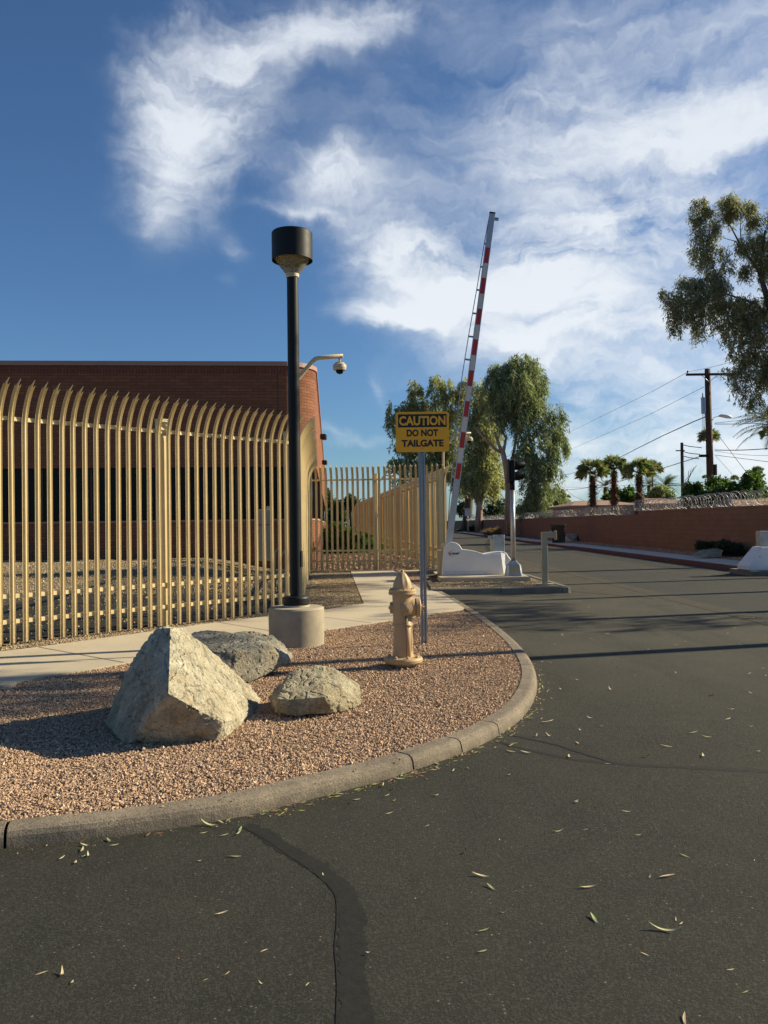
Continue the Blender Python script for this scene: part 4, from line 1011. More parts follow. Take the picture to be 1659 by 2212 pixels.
# ------------------------------------------------------------------ barrier island
b = MB(); b.box((2.32, 20.25, .165), (2.1, 2.5, .10), 0, .012); tag(struct(b.build('barrier_pad', 'sidewalk_concrete')), None)
k = .00117
def barrier():
    x0 = P(954.5, 1240, 19.9).x
    t = thing('barrier_gate', 'white parking barrier with its red and white striped arm raised high', 'barrier gate', (x0, 19.9, .216))
    prof = [(0, 0), (.03, .35), (.058, .64), (.085, .70), (.117, .735), (.165, .77), (.228, .795), (.29, .80), (.345, .787), (.386, .766), (.43, .735), (.465, .695), (.497, .625), (.64, .61), (.77, .588), (.86, .565), (.925, .545), (1.03, .502), (1.445, .503), (1.50, 0)]
    b = MB(); b.prism(prof, 'y', 0, .20); o = b.build('cabinet', 'cabinet_white', t); md = o.modifiers.new('bevel', 'BEVEL'); md.width = .018; md.segments = 3; md.limit_method = 'ANGLE'; md.angle_limit = R_(28)
    b = MB(); b.prism([(1.0, 0), (.98, .50), (1.30, .545), (1.54, .55), (1.60, .50), (1.645, .42), (1.69, .37), (1.70, .30), (1.67, .20), (1.66, 0)], 'y', .09, .46); o = b.build('motor_housing', 'cabinet_white', t); md = o.modifiers.new('bevel', 'BEVEL'); md.width = .02; md.segments = 3; md.limit_method = 'ANGLE'; md.angle_limit = R_(28)
    for x_ in (.10, .55, 1.05, 1.38):
        b = MB(); b.lathe([(0, .004), (.007, .003), (.009, 0)], 8, (x_, -.001, .045), Matrix.Rotation(R_(90), 4, 'X')); b.build('bolt', 'galvanised_steel', t)
    b = MB(); b.box((.75, -.0015, .085), (1.46, .003, .005)); b.build('seam', 'pedestal_paint', t)
    # sloping cheek between the two, it catches the sun
    b = MB(); b.add([(1.44, .0, .49), (1.497, .0, .02), (1.66, .12, .02), (1.60, .12, .50)], [(0, 1, 2, 3)]); b.add([(1.44, .0, .49), (1.60, .12, .50), (1.45, .12, .56)], [(0, 1, 2)]); b.build('end_cheek', 'cabinet_white', t)
    b = MB(); b.prism([(-.06, 0), (-.03, .55), (.05, .74), (.20, .80), (.30, .79), (.42, .70), (.5, .60), (1.05, .50), (1.05, 0)], 'y', .62, .70); b.box((-.02, .45, .30), (.10, .50, .60)); b.build('rear_plate', 'cream_cabinet', t)
    b = MB(); b.tube([(.16, .19, .58), (.16, .64, .58)], .06, 16); b.build('pivot_shaft', 'galvanised_steel', t)
    b = MB(); b.box((-.10, .1, -.02), (.16, .22, .05)); b.box((-.2, .2, -.04), (.14, .16, .05)); b.build('foot_bracket', 'rust', t)
    # logo
    lg = thing('logo', None, None); lg.parent = t
    bpy.data.objects.remove(lg)
    cx, cz = .292, .528
    me = text_mesh('rssi', .1, .0035, .35, width=.245, height=.062); me.materials.append(MAT['sign_black']); o = bpy.data.objects.new('logo_lettering', me); COL.objects.link(o); o.parent = t; o.location = (cx+.022, -.004, cz)
    b = MB(); n = 26; vs = []; fs = []
    for i in range(n+1):
        a = R_(75+210*i/n); w_ = .013*math.sin(math.pi*i/n)+.001
        vs.append((cx+.128*math.cos(a), -.0055, cz+.072*math.sin(a))); vs.append((cx+(.128-w_)*math.cos(a)+.006*math.sin(math.pi*i/n), -.0055, cz+(.072-w_*.8)*math.sin(a)))
    fs = [(2*i, 2*i+1, 2*i+3, 2*i+2) for i in range(n)]
    b.add(vs, fs); b.build('logo_swoosh', 'stripe_red', t)
    # arm
    A = P(968.5, 1180, 20.36); B = P(1063.4, 461.5, 20.36); off = Vector((x0, 19.9, .216)); A -= off; B -= off
    d = (B-A); L = d.length; d.normalize(); side = Vector((d.z, 0, -d.x)).normalized(); dep = Vector((0, 1, 0))
    def quad_prism(s0, s1, w0, w1, y0, y1, sh=0):
        vs = []
        for s_, w_ in ((s0, w0), (s1, w1)):
            c = A+d*s_+side*sh
            vs += [c-side*w_/2+dep*y0, c+side*w_/2+dep*y0, c+side*w_/2+dep*y1, c-side*w_/2+dep*y1]
        return vs, [(0, 1, 2, 3), (7, 6, 5, 4), (0, 4, 5, 1), (1, 5, 6, 2), (2, 6, 7, 3), (3, 7, 4, 0)]
    def wd(s_): return .158-.018*s_/L
    b = MB(); b.add(*quad_prism(0, L, wd(0), wd(L), -.035, .035)); arm = b.build('arm', 'arm_aluminium', t)
    b = MB(); b.add(*quad_prism(L-.006, L+.03, wd(L)+.008, wd(L)+.008, -.04, .04)); b.build('end_cap', 'signal_black', arm)
    per_px = L/((1180-461.5)/1.0); ys = [536, 602, 669, 735, 802, 868, 935, 1002]
    def s_of(py): return (1180-py)*per_px
    for y_ in ys:
        b = MB(); s1, s0 = s_of(y_), s_of(y_+33.5)
        b.add(*quad_prism(s0, s1, wd(s0)*.74, wd(s1)*.74, -.0375, -.034)); b.build('red_stripe', 'stripe_red', arm)
    for y_ in ys[:-1]:
        b = MB(); s1, s0 = s_of(y_+34.2), s_of(y_+65.3)
        b.add(*quad_prism(s0, s1, wd(s0)*.74, wd(s1)*.74, -.0365, -.034)); b.build('white_stripe', 'stripe_white', arm)
    b = MB(); s_ = s_of(472); b.add(*quad_prism(s_-.04, s_+.04, .10, .10, -.01, .01, .125)); b.build('tip_bracket', 'galvanised_steel', arm)
    # stiffening truss wire and its spreaders
    rod = [P(x_, y_, 20.36)-off for x_, y_ in ((1055.6, 466), (1046, 526), (1038, 576), (1029.6, 626), (1020.8, 676.5), (1012, 726.5), (1004, 776), (996.2, 826), (990.6, 876.6), (985.8, 928), (981, 976.6), (976, 1027), (971, 1081), (968, 1133))]
    rod[0].x += .02
    b = MB(); b.tube(rod, .011, 8); b.build('truss_wire', 'galvanised_steel', arm)
    for q in rod[1:-2]:
        s_ = (q-A).dot(d); c = A+d*s_-side*wd(s_)/2; hl = (q-c).length
        b = MB(); m = (q+c)/2; u = (c-q).normalized()
        vs = []
        for e1 in (-1, 1):
            for e2 in (-1, 1):
                for e3 in (-1, 1): vs.append(m+u*(hl/2+.01)*e1+d*.022*e2+dep*.008*e3)
        b.add(vs, [(0, 1, 3, 2), (4, 6, 7, 5), (0, 4, 5, 1), (2, 3, 7, 6), (0, 2, 6, 4), (1, 5, 7, 3)]); b.build('spreader', 'galvanised_steel', arm)
    return t
barrier()
t = thing('steel_box_post', 'galvanised steel box post standing behind the white barrier', 'post', (P(1077, 1200, 20.62).x, 20.62, .216))
b = MB(); b.box((0, 0, .475), (.29, .16, .95), 0, .008); b.build('box', 'galvanised_steel', t)
b = MB(); b.box((-.20, 0, .88), (.11, .10, .10), 0, .006); b.build('side_bracket', 'galvanised_steel', t)
b = MB(); b.box((.02, -.083, .925), (.035, .006, .02)); b.build('slot', 'signal_black', t)
b = MB(); b.box((-.165, .02, .45), (.05, .10, .78)); b.build('edge_trim', 'cream_cabinet', t)

def signal():
    c = P(1109, 1243, 19.45)
    t = thing('traffic_signal', 'black two-lens traffic signal on a steel pole at the end of the white barrier', 'traffic signal', (c.x, 19.42, .216))
    b = MB(); h = [(.19, 0), (.185, .05), (.155, .255), (.06, .36)]
    for (a, z0), (c_, z1) in zip(h[:-1], h[1:]):
        def ring(r, z_): k_ = r*.22; return [(-r+k_, -r, z_), (r-k_, -r, z_), (r, -r+k_, z_), (r, r-k_, z_), (r-k_, r, z_), (-r+k_, r, z_), (-r, r-k_, z_), (-r, -r+k_, z_)]
        vs = ring(a, z0)+ring(c_, z1); b.add(vs, [(i, (i+1) % 8, 8+(i+1) % 8, 8+i) for i in range(8)])
    b.build('pedestal_base', 'galvanised_steel', t)
    b = MB(); b.add([(-.11, -.186, .04), (.11, -.186, .04), (.10, -.166, .235), (-.10, -.166, .235)], [(0, 1, 2, 3)]); b.build('access_door', 'pedestal_paint', t)
    b = MB(); b.tube([(0, 0, .33), (0, 0, 2.05)], .057, 20); b.build('pole', 'steel_pole', t)
    b = MB(); b.tube([(0, 0, 2.03), (0, 0, 2.24)], .062, 20); b.build('slip_fitter', 'signal_black', t)
    hz = 2.48
    b = MB(); b.box((-.015, 0, hz), (.13, .30, .50), 0, .02); b.box((-.09, 0, hz), (.03, .34, .56), 0, .01); hd = b.build('signal_housing', 'signal_black', t)
    Mx = Matrix.Rotation(R_(90), 4, 'Y')
    for z_ in (hz+.125, hz-.125):
        b = MB(); b.lathe([(0, .052), (.06, .06), (.096, .052)], 24, (0, 0, z_), Mx); b.build('lens', 'lens_dark', hd)
        b = MB(); n = 24; vs = []; fs = []
        for r_ in (.108, .103):
            for i in range(n+1):
                a = R_(-72+324*i/n); ln = .235 if 0 < i < n else .05
                k_ = min(1, (min(i, n-i)+2)/7); ln = .05+.20*k_
                for x_ in (.045, .05+ln): vs.append((x_, r_*math.cos(a), z_+r_*math.sin(a)))
        m = 2*(n+1)
        for q in (0, m): fs += [(q+2*i, q+2*i+1, q+2*i+3, q+2*i+2) for i in range(n)]
        fs += [(2*i+1, m+2*i+1, m+2*i+3, 2*i+3) for i in range(n)]
        b.add(vs, fs, True); b.build('visor', 'signal_black', hd)
    return t
signal()

c = P(1176.5, 1262, 17.75)
t = thing('keypad_pedestal', 'olive-tan gooseneck keypad pedestal on the front corner of the barrier island', 'pedestal', (c.x, 17.72, .132))
b = MB(); b.box((0, 0, .008), (.36, .22, .016)); b.build('base_plate', 'pedestal_paint', t)
b = MB(); b.box((0, 0, .57), (.125, .10, 1.12), 0, .006); b.build('post', 'pedestal_paint', t)
b = MB(); b.box((.145, 0, 1.065), (.165, .098, .132), 0, .005); b.build('arm', 'pedestal_paint', t)
b = MB(); b.box((.245, 0, 1.06), (.035, .12, .20), 0, .004); b.build('keypad_plate', 'pedestal_paint', t)

t = thing('trash_bin', 'black square litter bin standing on the far sidewalk', 'litter bin', (P(1207, 1165, 51.5).x, 51.5, .13), R_(-20))
def tap(w0, w1, d0, d1, z0, z1): return [(-w0, -d0, z0), (w0, -d0, z0), (w0, d0, z0), (-w0, d0, z0), (-w1, -d1, z1), (w1, -d1, z1), (w1, d1, z1), (-w1, d1, z1)], [(3, 2, 1, 0), (4, 5, 6, 7), (0, 1, 5, 4), (1, 2, 6, 5), (2, 3, 7, 6), (3, 0, 4, 7)]
b = MB(); b.add(*tap(.36, .40, .30, .36, 0, 1.02)); b.build('body', 'bin_black', t)
b = MB(); b.box((0, 0, 1.08), (.86, .78, .12), 0, .02); b.build('lid', 'bin_black', t)

def right_barrier():
    x0 = P(1606, 1231, 21.4).x
    t = thing('barrier_cabinet', 'white barrier cabinet at the right edge with a galvanised box on top', 'barrier gate', (x0+.16, 21.4, .14))
    b = MB(); prof = [(0, 0), (.0, .12), (.36, .60), (1.35, .64), (1.5, .78), (1.62, .8), (1.78, .74), (1.85, .0)]
    vs = [(x_, 0 if z_ < .13 else .10, z_) for x_, z_ in prof]+[(x_, .75 if z_ < .13 else .62, z_) for x_, z_ in prof]; n = len(prof)
    b.add(vs, [tuple(range(n)), tuple(range(2*n-1, n-1, -1))]+[(i, i+n, (i+1) % n+n, (i+1) % n) for i in range(n)]); o = b.build('cabinet', 'cabinet_white', t)
    md = o.modifiers.new('bevel', 'BEVEL'); md.width = .02; md.segments = 3; md.limit_method = 'ANGLE'
    b = MB(); b.box((.56, .35, .82), (.34, .26, .40), 0, .01); b.build('galvanised_box', 'galvanised_steel', t)
    b = MB(); b.box((.30, .055, .345), (.05, .01, .03)); b.build('latch', 'signal_black', t)
right_barrier()
b = MB(); b.box((10.4, 21.8, .07), (1.95, 1.3, .14), 0, .01); struct(b.build('barrier_pad', 'island_kerb_concrete'))

c = P(1011, 1152, 95)
t = thing('parking_sign', 'small white sign with red print on a thin post by the far sidewalk', 'sign', (c.x, 95, .13))
b = MB(); b.tube([(0, 0, 0), (0, 0, 2.95)], .035, 8); b.build('post', 'galvanised_steel', t)
b = MB(); b.box((0, -.05, 2.5), (.68, .02, .88)); pl = b.build('sign_plate', 'sign_white', t)
b = MB(); b.tube([(-.14, -.075, 2.78), (-.08, -.075, 2.84), (0, -.075, 2.86), (.08, -.075, 2.84), (.14, -.075, 2.78), (.08, -.075, 2.72), (-.08, -.075, 2.72), (-.14, -.075, 2.78)], .012, 4); b.build('red_mark', 'sign_red_ink', pl)

# ================================================================== FOLIAGE
GREENS = {'euc': [(.15, .18, .09), (.18, .20, .10), (.22, .21, .11), (.12, .15, .08), (.26, .23, .12)],
          'euc_dark': [(.13, .145, .085), (.16, .17, .10), (.19, .19, .12), (.11, .125, .075), (.24, .22, .14)],
          'willow': [(.19, .24, .14), (.23, .27, .16), (.15, .20, .115), (.28, .30, .18), (.13, .175, .10)],
          'citrus': [(.06, .125, .03), (.085, .16, .04), (.045, .09, .025), (.11, .19, .05)],
          'dark': [(.045, .075, .028), (.06, .095, .036), (.032, .06, .022), (.08, .11, .04)],
          'ivy': [(.08, .19, .032), (.11, .24, .045), (.055, .13, .025), (.22, .25, .05)],
          'dry': [(.28, .19, .11), (.22, .15, .09), (.34, .25, .15)], 'sage': [(.075, .095, .06), (.095, .115, .07), (.055, .07, .045)]}
for _k, _f in (('euc', 1.75), ('willow', 1.25), ('euc_dark', 1.6)): GREENS[_k] = [tuple(v*_f for v in c) for c in GREENS[_k]]
def leaves(name, blobs, n, ll, lw, hang, pal, parent, loc, per=26, spread=.42, strand=0.0, shell=.5, seed=0):
    """blobs: (x,y,z,rx,ry,rz) in metres relative to loc. Leaves grow in small twig clusters that hang by `hang` (0..1)"""
    g = np.random.default_rng(seed+11)
    B = np.array(blobs, float); wt = (B[:, 3]*B[:, 4]*B[:, 5])**.75; wt /= wt.sum()
    nc = max(4, n//per); bi = g.choice(len(B), nc, p=wt)
    d = g.normal(size=(nc, 3)); d /= np.linalg.norm(d, axis=1)[:, None]
    r = shell+(1-shell)*g.random(nc)**.6
    r = np.where(g.random(nc) < .3, g.random(nc)**.5, r)*(1+.10*g.normal(size=nc))
    C = B[bi, :3]+d*r[:, None]*B[bi, 3:6]
    csz = B[bi, 3:6].mean(1)*spread*g.uniform(.5, 1.2, nc)
    tone = g.uniform(.62, 1.3, nc)
    idx = np.repeat(np.arange(nc), per); m = len(idx)
    off = g.normal(size=(m, 3))*csz[idx][:, None]*.5
    if strand > 0:
        k = g.random(m); out = d[idx].copy(); out[:, 2] = 0
        off = g.normal(size=(m, 3))*csz[idx][:, None]*.22+out*(k*strand*.25)[:, None]; off[:, 2] += -k*strand*g.uniform(.5, 1.3, nc)[idx]
    Pp = C[idx]+off
    dr = g.normal(size=(m, 3)); dr[:, 2] = dr[:, 2]*(1-hang)-hang*1.6; dr /= np.linalg.norm(dr, axis=1)[:, None]
    sd = np.cross(dr, g.normal(size=(m, 3))); sd /= np.linalg.norm(sd, axis=1)[:, None]+1e-9
    L = ll*g.uniform(.6, 1.25, m)[:, None]; Wd = lw*g.uniform(.7, 1.3, m)[:, None]
    V = np.stack([Pp, Pp+dr*L*.42+sd*Wd*.5, Pp+dr*L, Pp+dr*L*.42-sd*Wd*.5], 1).reshape(-1, 3)
    Fc = np.arange(m*4).reshape(-1, 4)
    pl = np.array(GREENS[pal]); c = pl[g.integers(0, len(pl), m)]*tone[idx][:, None]*g.uniform(.8, 1.2, (m, 1))
    return np_mesh(name, V, Fc, 'leaf', c, parent, None)
def limb(b, a, c, r0, r1, n=6, wob=.08, seed=0):
    a = Vector(a); c = Vector(c); pts = []; rs = []; L = (c-a).length
    for i in range(n+1):
        t = i/n; p = a.lerp(c, t); w_ = wob*L*math.sin(math.pi*t)
        p += Vector((mnoise.noise((t*3, seed, 0)), mnoise.noise((t*3, seed, 5)), .5*mnoise.noise((t*3, seed, 9))))*w_; pts.append(p); rs.append(r0+(r1-r0)*t)
    b.tube(pts, rs, 7); return pts
def tree(name, label, base, trunk, limbs, blobs, n, ll, lw, pal, bark, hang=.8, grp=None, cat='tree', **kw):
    """trunk: list of (point, radius); limbs: list of (list of (point, radius)); all as world points"""
    base = Vector(base); t = thing(name, label, cat, base, 0, grp)
    b = MB(); b.tube([p-base for p, r in trunk], [r for p, r in trunk], 9); b.build('trunk', bark, t)
    for lm in limbs:
        b = MB(); b.tube([p-base for p, r in lm], [r for p, r in lm], 6); b.build('limb', bark, t)
    rel = [(q[0]-base.x, q[1]-base.y, q[2]-base.z, q[3], q[4], q[5]) for q in blobs]
    leaves('crown', rel, n, ll, lw, hang, pal, t, None, **kw); return t
def Z5(zx, zy): return 811.9+zx*.2604, 743.0+zy*.2604
def Z6(zx, zy): return 1399.7+zx*.2344, 380.2+zy*.2344
def Z7(zx, zy): return 1192.4+zx*.2812, 950.5+zy*.2812
def bl(Zf, k, Y, lst, depth=1.0):
    out = []; m = k*Y/FPX
    for i, (zx, zy, rx, ry) in enumerate(lst):
        dy = random.uniform(-.5, .5)*rx*m*depth; p = P(*Zf(zx, zy), Y+dy); out.append((p.x, p.y, p.z, rx*m, rx*m*.9, ry*m))
    return out
def pt(Zf, zx, zy, Y): return P(*Zf(zx, zy), Y)
# --- first roadside tree (nearest of the group, slim pale trunk)
Y = 78.0; T = lambda a, c: pt(Z5, a, c, Y)
bs = T(1101, 1593); bs.z = .1
tree('eucalyptus_tree', 'tall weeping eucalyptus with slim pale trunk directly behind the traffic signal', bs,
     [(bs, .42), (T(1103, 1400), .40), (T(1104, 1180), .34), (T(1085, 1040), .30), (T(1055, 900), .24)],
     [[(T(1062, 930), .2), (T(1030, 860), .17), (T(1000, 770), .13), (T(985, 730), .09)], [(T(1058, 905), .19), (T(1000, 880), .15), (T(900, 790), .12), (T(820, 690), .08)],
      [(T(1085, 1040), .2), (T(1130, 960), .15), (T(1180, 700), .13), (T(1190, 520), .1), (T(1170, 300), .05)], [(T(1058, 900), .16), (T(1080, 780), .13), (T(1010, 660), .11), (T(950, 620), .06)],
      [(T(1130, 960), .14), (T(1250, 850), .12), (T(1390, 700), .08)], [(T(1390, 1250), .10), (T(1385, 1000), .14), (T(1250, 850), .12)]],
     bl(Z5, .2604, Y, [(1060, 190, 110, 100), (1190, 150, 120, 80), (1310, 170, 80, 90), (1000, 300, 110, 110), (1160, 300, 190, 130), (1330, 320, 85, 140), (1050, 440, 120, 110), (1220, 450, 170, 110), (1340, 480, 60, 80), (1060, 570, 90, 70),
                      (1230, 590, 110, 100), (1400, 610, 80, 90), (1480, 520, 55, 90), (1530, 640, 65, 100), (1340, 720, 120, 90), (1500, 780, 90, 100), (1160, 740, 60, 70), (1200, 860, 70, 80), (1330, 880, 100, 90),
                      (1240, 980, 60, 80), (1430, 930, 80, 100), (1480, 1040, 55, 80), (1340, 1060, 90, 100), (1250, 1130, 55, 70), (1370, 1180, 90, 90), (1300, 1260, 80, 90), (1230, 1320, 50, 60), (1360, 1340, 80, 80), (1300, 1440, 80, 80), (1290, 1530, 50, 60), (1380, 1440, 40, 60)]),
     34000, .55, .085, 'willow', 'pale_bark', grp='roadside eucalyptus trees', strand=1.5, per=30, seed=1)
bs = P(*Z5(1510, 1370), 95)
tree('small_tree', 'bushy light green tree low beside the weeping eucalyptus above the wall', (bs.x, bs.y, 0), [(Vector((bs.x, 95, 0)), .2), (Vector((bs.x, 95, 2)), .15)], [],
     bl(Z5, .2604, 95, [(1500, 1270, 70, 70), (1550, 1330, 50, 50), (1460, 1350, 60, 50), (1530, 1240, 40, 40)]), 9000, .4, .12, 'willow', 'dark_bark', grp='trees behind the block wall', seed=2)
# --- second and third roadside trees
Y = 108.0; T = lambda a, c: pt(Z5, a, c, Y); bs = T(862, 1558); bs.z = .1
tree('eucalyptus_tree', 'eucalyptus with two twisted pale stems between the barrier arm and traffic signal', bs,
     [(bs, .52), (T(855, 1450), .5), (T(862, 1330), .42), (T(868, 1230), .38)],
     [[(T(862, 1340), .35), (T(825, 1270), .32), (T(835, 1180), .28), (T(800, 1050), .2), (T(770, 930), .12)], [(T(868, 1230), .3), (T(870, 1130), .24), (T(900, 980), .18), (T(920, 800), .1)], [(T(870, 1130), .2), (T(940, 500), .16), (T(930, 380), .08)]],
     bl(Z5, .2604, Y, [(850, 330, 70, 60), (900, 400, 90, 90), (830, 470, 90, 90), (920, 540, 110, 110), (830, 620, 110, 110), (930, 690, 110, 110), (840, 780, 120, 110), (940, 860, 110, 110), (800, 930, 120, 110), (910, 1000, 130, 110), (1000, 1060, 60, 90), (830, 1090, 110, 80), (960, 1150, 80, 70), (740, 1080, 70, 90), (900, 1190, 60, 50)]),
     20000, .62, .12, 'euc', 'pale_bark', grp='roadside eucalyptus trees', strand=2.0, per=28, seed=3)
Y = 130.0; T = lambda a, c: pt(Z5, a, c, Y); bs = T(745, 1550); bs.z = .1
tree('eucalyptus_tree', 'broad dark eucalyptus leaning left behind the caution sign', bs,
     [(bs, .75), (T(765, 1400), .7), (T(775, 1300), .62), (T(735, 1200), .5), (T(690, 1090), .4)],
     [[(T(775, 1310), .5), (T(800, 1250), .4), (T(830, 1180), .3)], [(T(690, 1090), .35), (T(600, 900), .28), (T(520, 700), .2), (T(480, 450), .1)], [(T(600, 900), .24), (T(350, 700), .2), (T(300, 450), .1)], [(T(690, 1090), .3), (T(720, 700), .2), (T(720, 400), .1)]],
     bl(Z5, .2604, Y, [(510, 290, 60, 60), (330, 340, 60, 70), (600, 320, 60, 50), (740, 310, 60, 50), (500, 380, 80, 80), (340, 430, 85, 80), (620, 420, 90, 80), (740, 420, 80, 80), (140, 510, 55, 45), (250, 490, 50, 40), (120, 600, 45, 60), (140, 670, 35, 50), (300, 530, 90, 80), (480, 530, 130, 90), (660, 560, 110, 90), (420, 680, 160, 90), (640, 700, 120, 100),
                       (150, 820, 30, 30), (230, 780, 70, 70), (380, 840, 170, 90), (600, 850, 130, 100), (160, 960, 60, 60), (260, 980, 90, 80), (420, 990, 130, 90), (600, 1010, 110, 90), (700, 1020, 80, 90), (190, 1090, 60, 50), (700, 1150, 70, 70), (320, 1090, 80, 50)]),
     30000, .70, .15, 'euc', 'dark_bark', grp='roadside eucalyptus trees', strand=1.8, per=28, seed=4)
# --- big eucalyptus entering the frame from the right
Y = 26.0; T = lambda a, c, dy=0: pt(Z6, a, c, Y+dy); bs = Vector((P(1705, 1160, Y).x, Y, .1))
tree('eucalyptus_tree', 'large grey-green eucalyptus whose crown reaches into the frame from the right edge', bs,
     [(bs, .24), (bs+Vector((.05, 0, 2.5)), .2), (T(1240, 1900), .17), (T(1180, 1400), .13), (T(1040, 930), .07)],
     [[(T(1045, 950), .06), (T(1010, 850), .05), (T(940, 760), .042), (T(860, 650), .032), (T(780, 500), .02), (T(700, 350), .01)], [(T(880, 680), .02), (T(800, 600), .014), (T(690, 570), .007)],
      [(T(860, 620), .02), (T(850, 480), .014), (T(870, 320), .007)], [(T(1180, 1400), .07), (T(1000, 1180), .04), (T(700, 1080), .025), (T(420, 1070), .01)], [(T(1240, 1900), .1), (T(1050, 1700), .06), (T(900, 1600), .03)], [(T(1040, 930), .08), (T(1060, 700), .05), (T(1080, 500), .03)]],
     bl(Z6, .2344, Y, [(470, 230, 75, 70), (560, 330, 80, 90), (450, 380, 60, 110), (480, 520, 85, 100), (620, 460, 70, 90), (740, 200, 90, 60), (800, 260, 110, 80), (920, 260, 80, 70), (960, 380, 70, 80), (720, 350, 70, 60), (900, 600, 90, 80), (1040, 560, 90, 90), (470, 680, 75, 100), (560, 620, 60, 90), (540, 770, 70, 70),
                       (700, 640, 60, 60), (730, 780, 60, 90), (890, 840, 60, 90), (1000, 720, 80, 80), (1080, 850, 60, 120), (330, 960, 80, 60), (450, 960, 90, 70), (610, 900, 100, 80), (140, 1050, 40, 50), (240, 1110, 90, 90), (380, 1110, 110, 90), (540, 1080, 110, 100), (680, 1010, 90, 90), (250, 1240, 80, 90), (380, 1230, 80, 100), (230, 1350, 40, 80), (300, 1380, 30, 70),
                       (500, 1230, 80, 90), (460, 1380, 60, 110), (640, 1180, 90, 90), (640, 1330, 60, 70), (780, 1150, 110, 80), (900, 1150, 100, 80), (760, 1300, 100, 100), (900, 1330, 110, 110), (720, 1450, 55, 70), (840, 1480, 80, 80), (1000, 1250, 100, 120), (1010, 1450, 100, 120), (770, 1590, 30, 50), (870, 1640, 80, 90), (990, 1650, 90, 110), (720, 1770, 50, 35), (820, 1780, 80, 70), (950, 1820, 80, 80),
                       (780, 1900, 45, 70), (880, 1950, 50, 80), (1010, 1980, 60, 100), (830, 2030, 25, 50), (950, 2080, 40, 70), (1080, 1800, 60, 150), (1090, 2100, 40, 60), (1180, 700, 150, 250), (1200, 1200, 160, 260), (1200, 1700, 160, 260), (1450, 900, 220, 300), (1450, 1500, 220, 350), (1250, 350, 160, 180), (1650, 1300, 200, 350)]),
     100000, .135, .026, 'euc_dark', 'dark_bark', strand=.36, per=20, shell=.1, spread=.8, seed=5, grp=None)
# --- a tree further right again, only its shade is seen on the drive
base = Vector((12.6, 14.8, .1))
tree('eucalyptus_tree', 'eucalyptus outside the frame on the right shading the drive', base, [(base, .16), (base+Vector((-.1, 0, 3)), .14), (base+Vector((0, .1, 5.5)), .1)], [],
     [(base.x+a, base.y+c, e, f_, f_, g_) for a, c, e, f_, g_ in ((0, 0, 6.2, 1.0, .5), (-1.2, .6, 5.6, .7, .4), (1.1, -.5, 5.4, .8, .4), (.3, .9, 7.2, .7, .5), (-.5, -.9, 6.8, .6, .3), (0, -1.4, 5.2, .5, .3))], 5000, .14, .028, 'euc_dark', 'dark_bark', strand=.3, seed=6)
base = Vector((10.9, 11.35, .1))
tree('eucalyptus_tree', 'tall straight trunk outside the frame on the right casting a long shadow', base, [(base, .15), (base+Vector((.0, 0, 4)), .13), (base+Vector((0, .1, 8.5)), .11)], [],
     [(base.x+a, base.y+c, e, f_, f_, g_) for a, c, e, f_, g_ in ((0, 0, 10.2, 1.2, .9), (-1.2, .6, 9.4, .8, .6), (1.1, -.5, 9.0, .9, .6), (-1.4, -1.35, 7.5, .55, .25), (-2.2, -1.3, 7.7, .8, .28), (-1.6, -.6, 7.9, .7, .16))], 13000, .14, .028, 'euc_dark', 'dark_bark', strand=.4, seed=7)

for q_, (bx, by, lab) in enumerate(((12.4, 17.9, 'eucalyptus outside the frame on the right added to shade the walkway'), (12.6, 21.3, 'second eucalyptus added outside the frame on the right, behind the first'))):
    base = Vector((bx, by, .1)); tree('eucalyptus_tree', lab, base, [(base, .14), (base+Vector((-.1, 0, 3)), .12), (base+Vector((0, .1, 5.5)), .08)], [],
     [(base.x+a, base.y+c, e, f_, f_*1.3, g_) for a, c, e, f_, g_ in ((0, 0, 8.0, 1.1, .22), (-1.4, .6, 7.2, .9, .16), (1.1, -.5, 6.6, 1.0, .16), (.3, 1.2, 8.8, .8, .2), (-.5, -1.2, 8.4, .8, .15), (.6, -1.6, 6.0, .6, .1), (1.5, .8, 7.5, .8, .14))], 8000, .14, .028, 'euc_dark', 'dark_bark', strand=.15, seed=60+q_)  # unseen crowns flattened into wide layers to throw shadow bands on the walkway

def bush(name, label, Zf, k, Y, lst, n, ll, lw, pal, grp, hang=.2, z0=.1, **kw):
    bb = bl(Zf, k, Y, lst); cx = sum(q[0] for q in bb)/len(bb); t = thing(name, label, 'bush', (cx, Y, z0), 0, grp)
    b = MB(); 
    for i in range(5):
        q = bb[i % len(bb)]; b.tube([(random.uniform(-.1, .1), 0, 0), ((q[0]-cx)*.5, q[1]-Y, (q[2]-z0)*.6), (q[0]-cx, q[1]-Y, q[2]-z0)], [.03, .02, .008], 5)
    b.build('stems', 'dark_bark', t)
    leaves('foliage', [(q[0]-cx, q[1]-Y, q[2]-z0, q[3], q[4], q[5]) for q in bb], n, ll, lw, hang, pal, t, None, **kw); return t
def Z3(zx, zy): return 432+zx*.2604, 1036.8+zy*.2604
bush('hedge', 'bright green hedge beside the brick building behind the cross fence', Z3, .2604, 40, [(1080, 480, 60, 90), (1150, 440, 60, 90), (1230, 480, 60, 80), (1060, 580, 60, 60), (1160, 590, 80, 60), (1270, 570, 70, 60), (1330, 500, 40, 50)], 16000, .13, .09, 'ivy', 'hedges behind the cross fence', z0=.07)
bush('hedge', 'lower green hedge behind the cross fence, right of the brighter one', Z3, .2604, 44, [(1380, 500, 50, 60), (1400, 590, 50, 40), (1480, 590, 60, 35), (1560, 610, 40, 28)], 6000, .13, .09, 'ivy', 'hedges behind the cross fence', z0=.07)
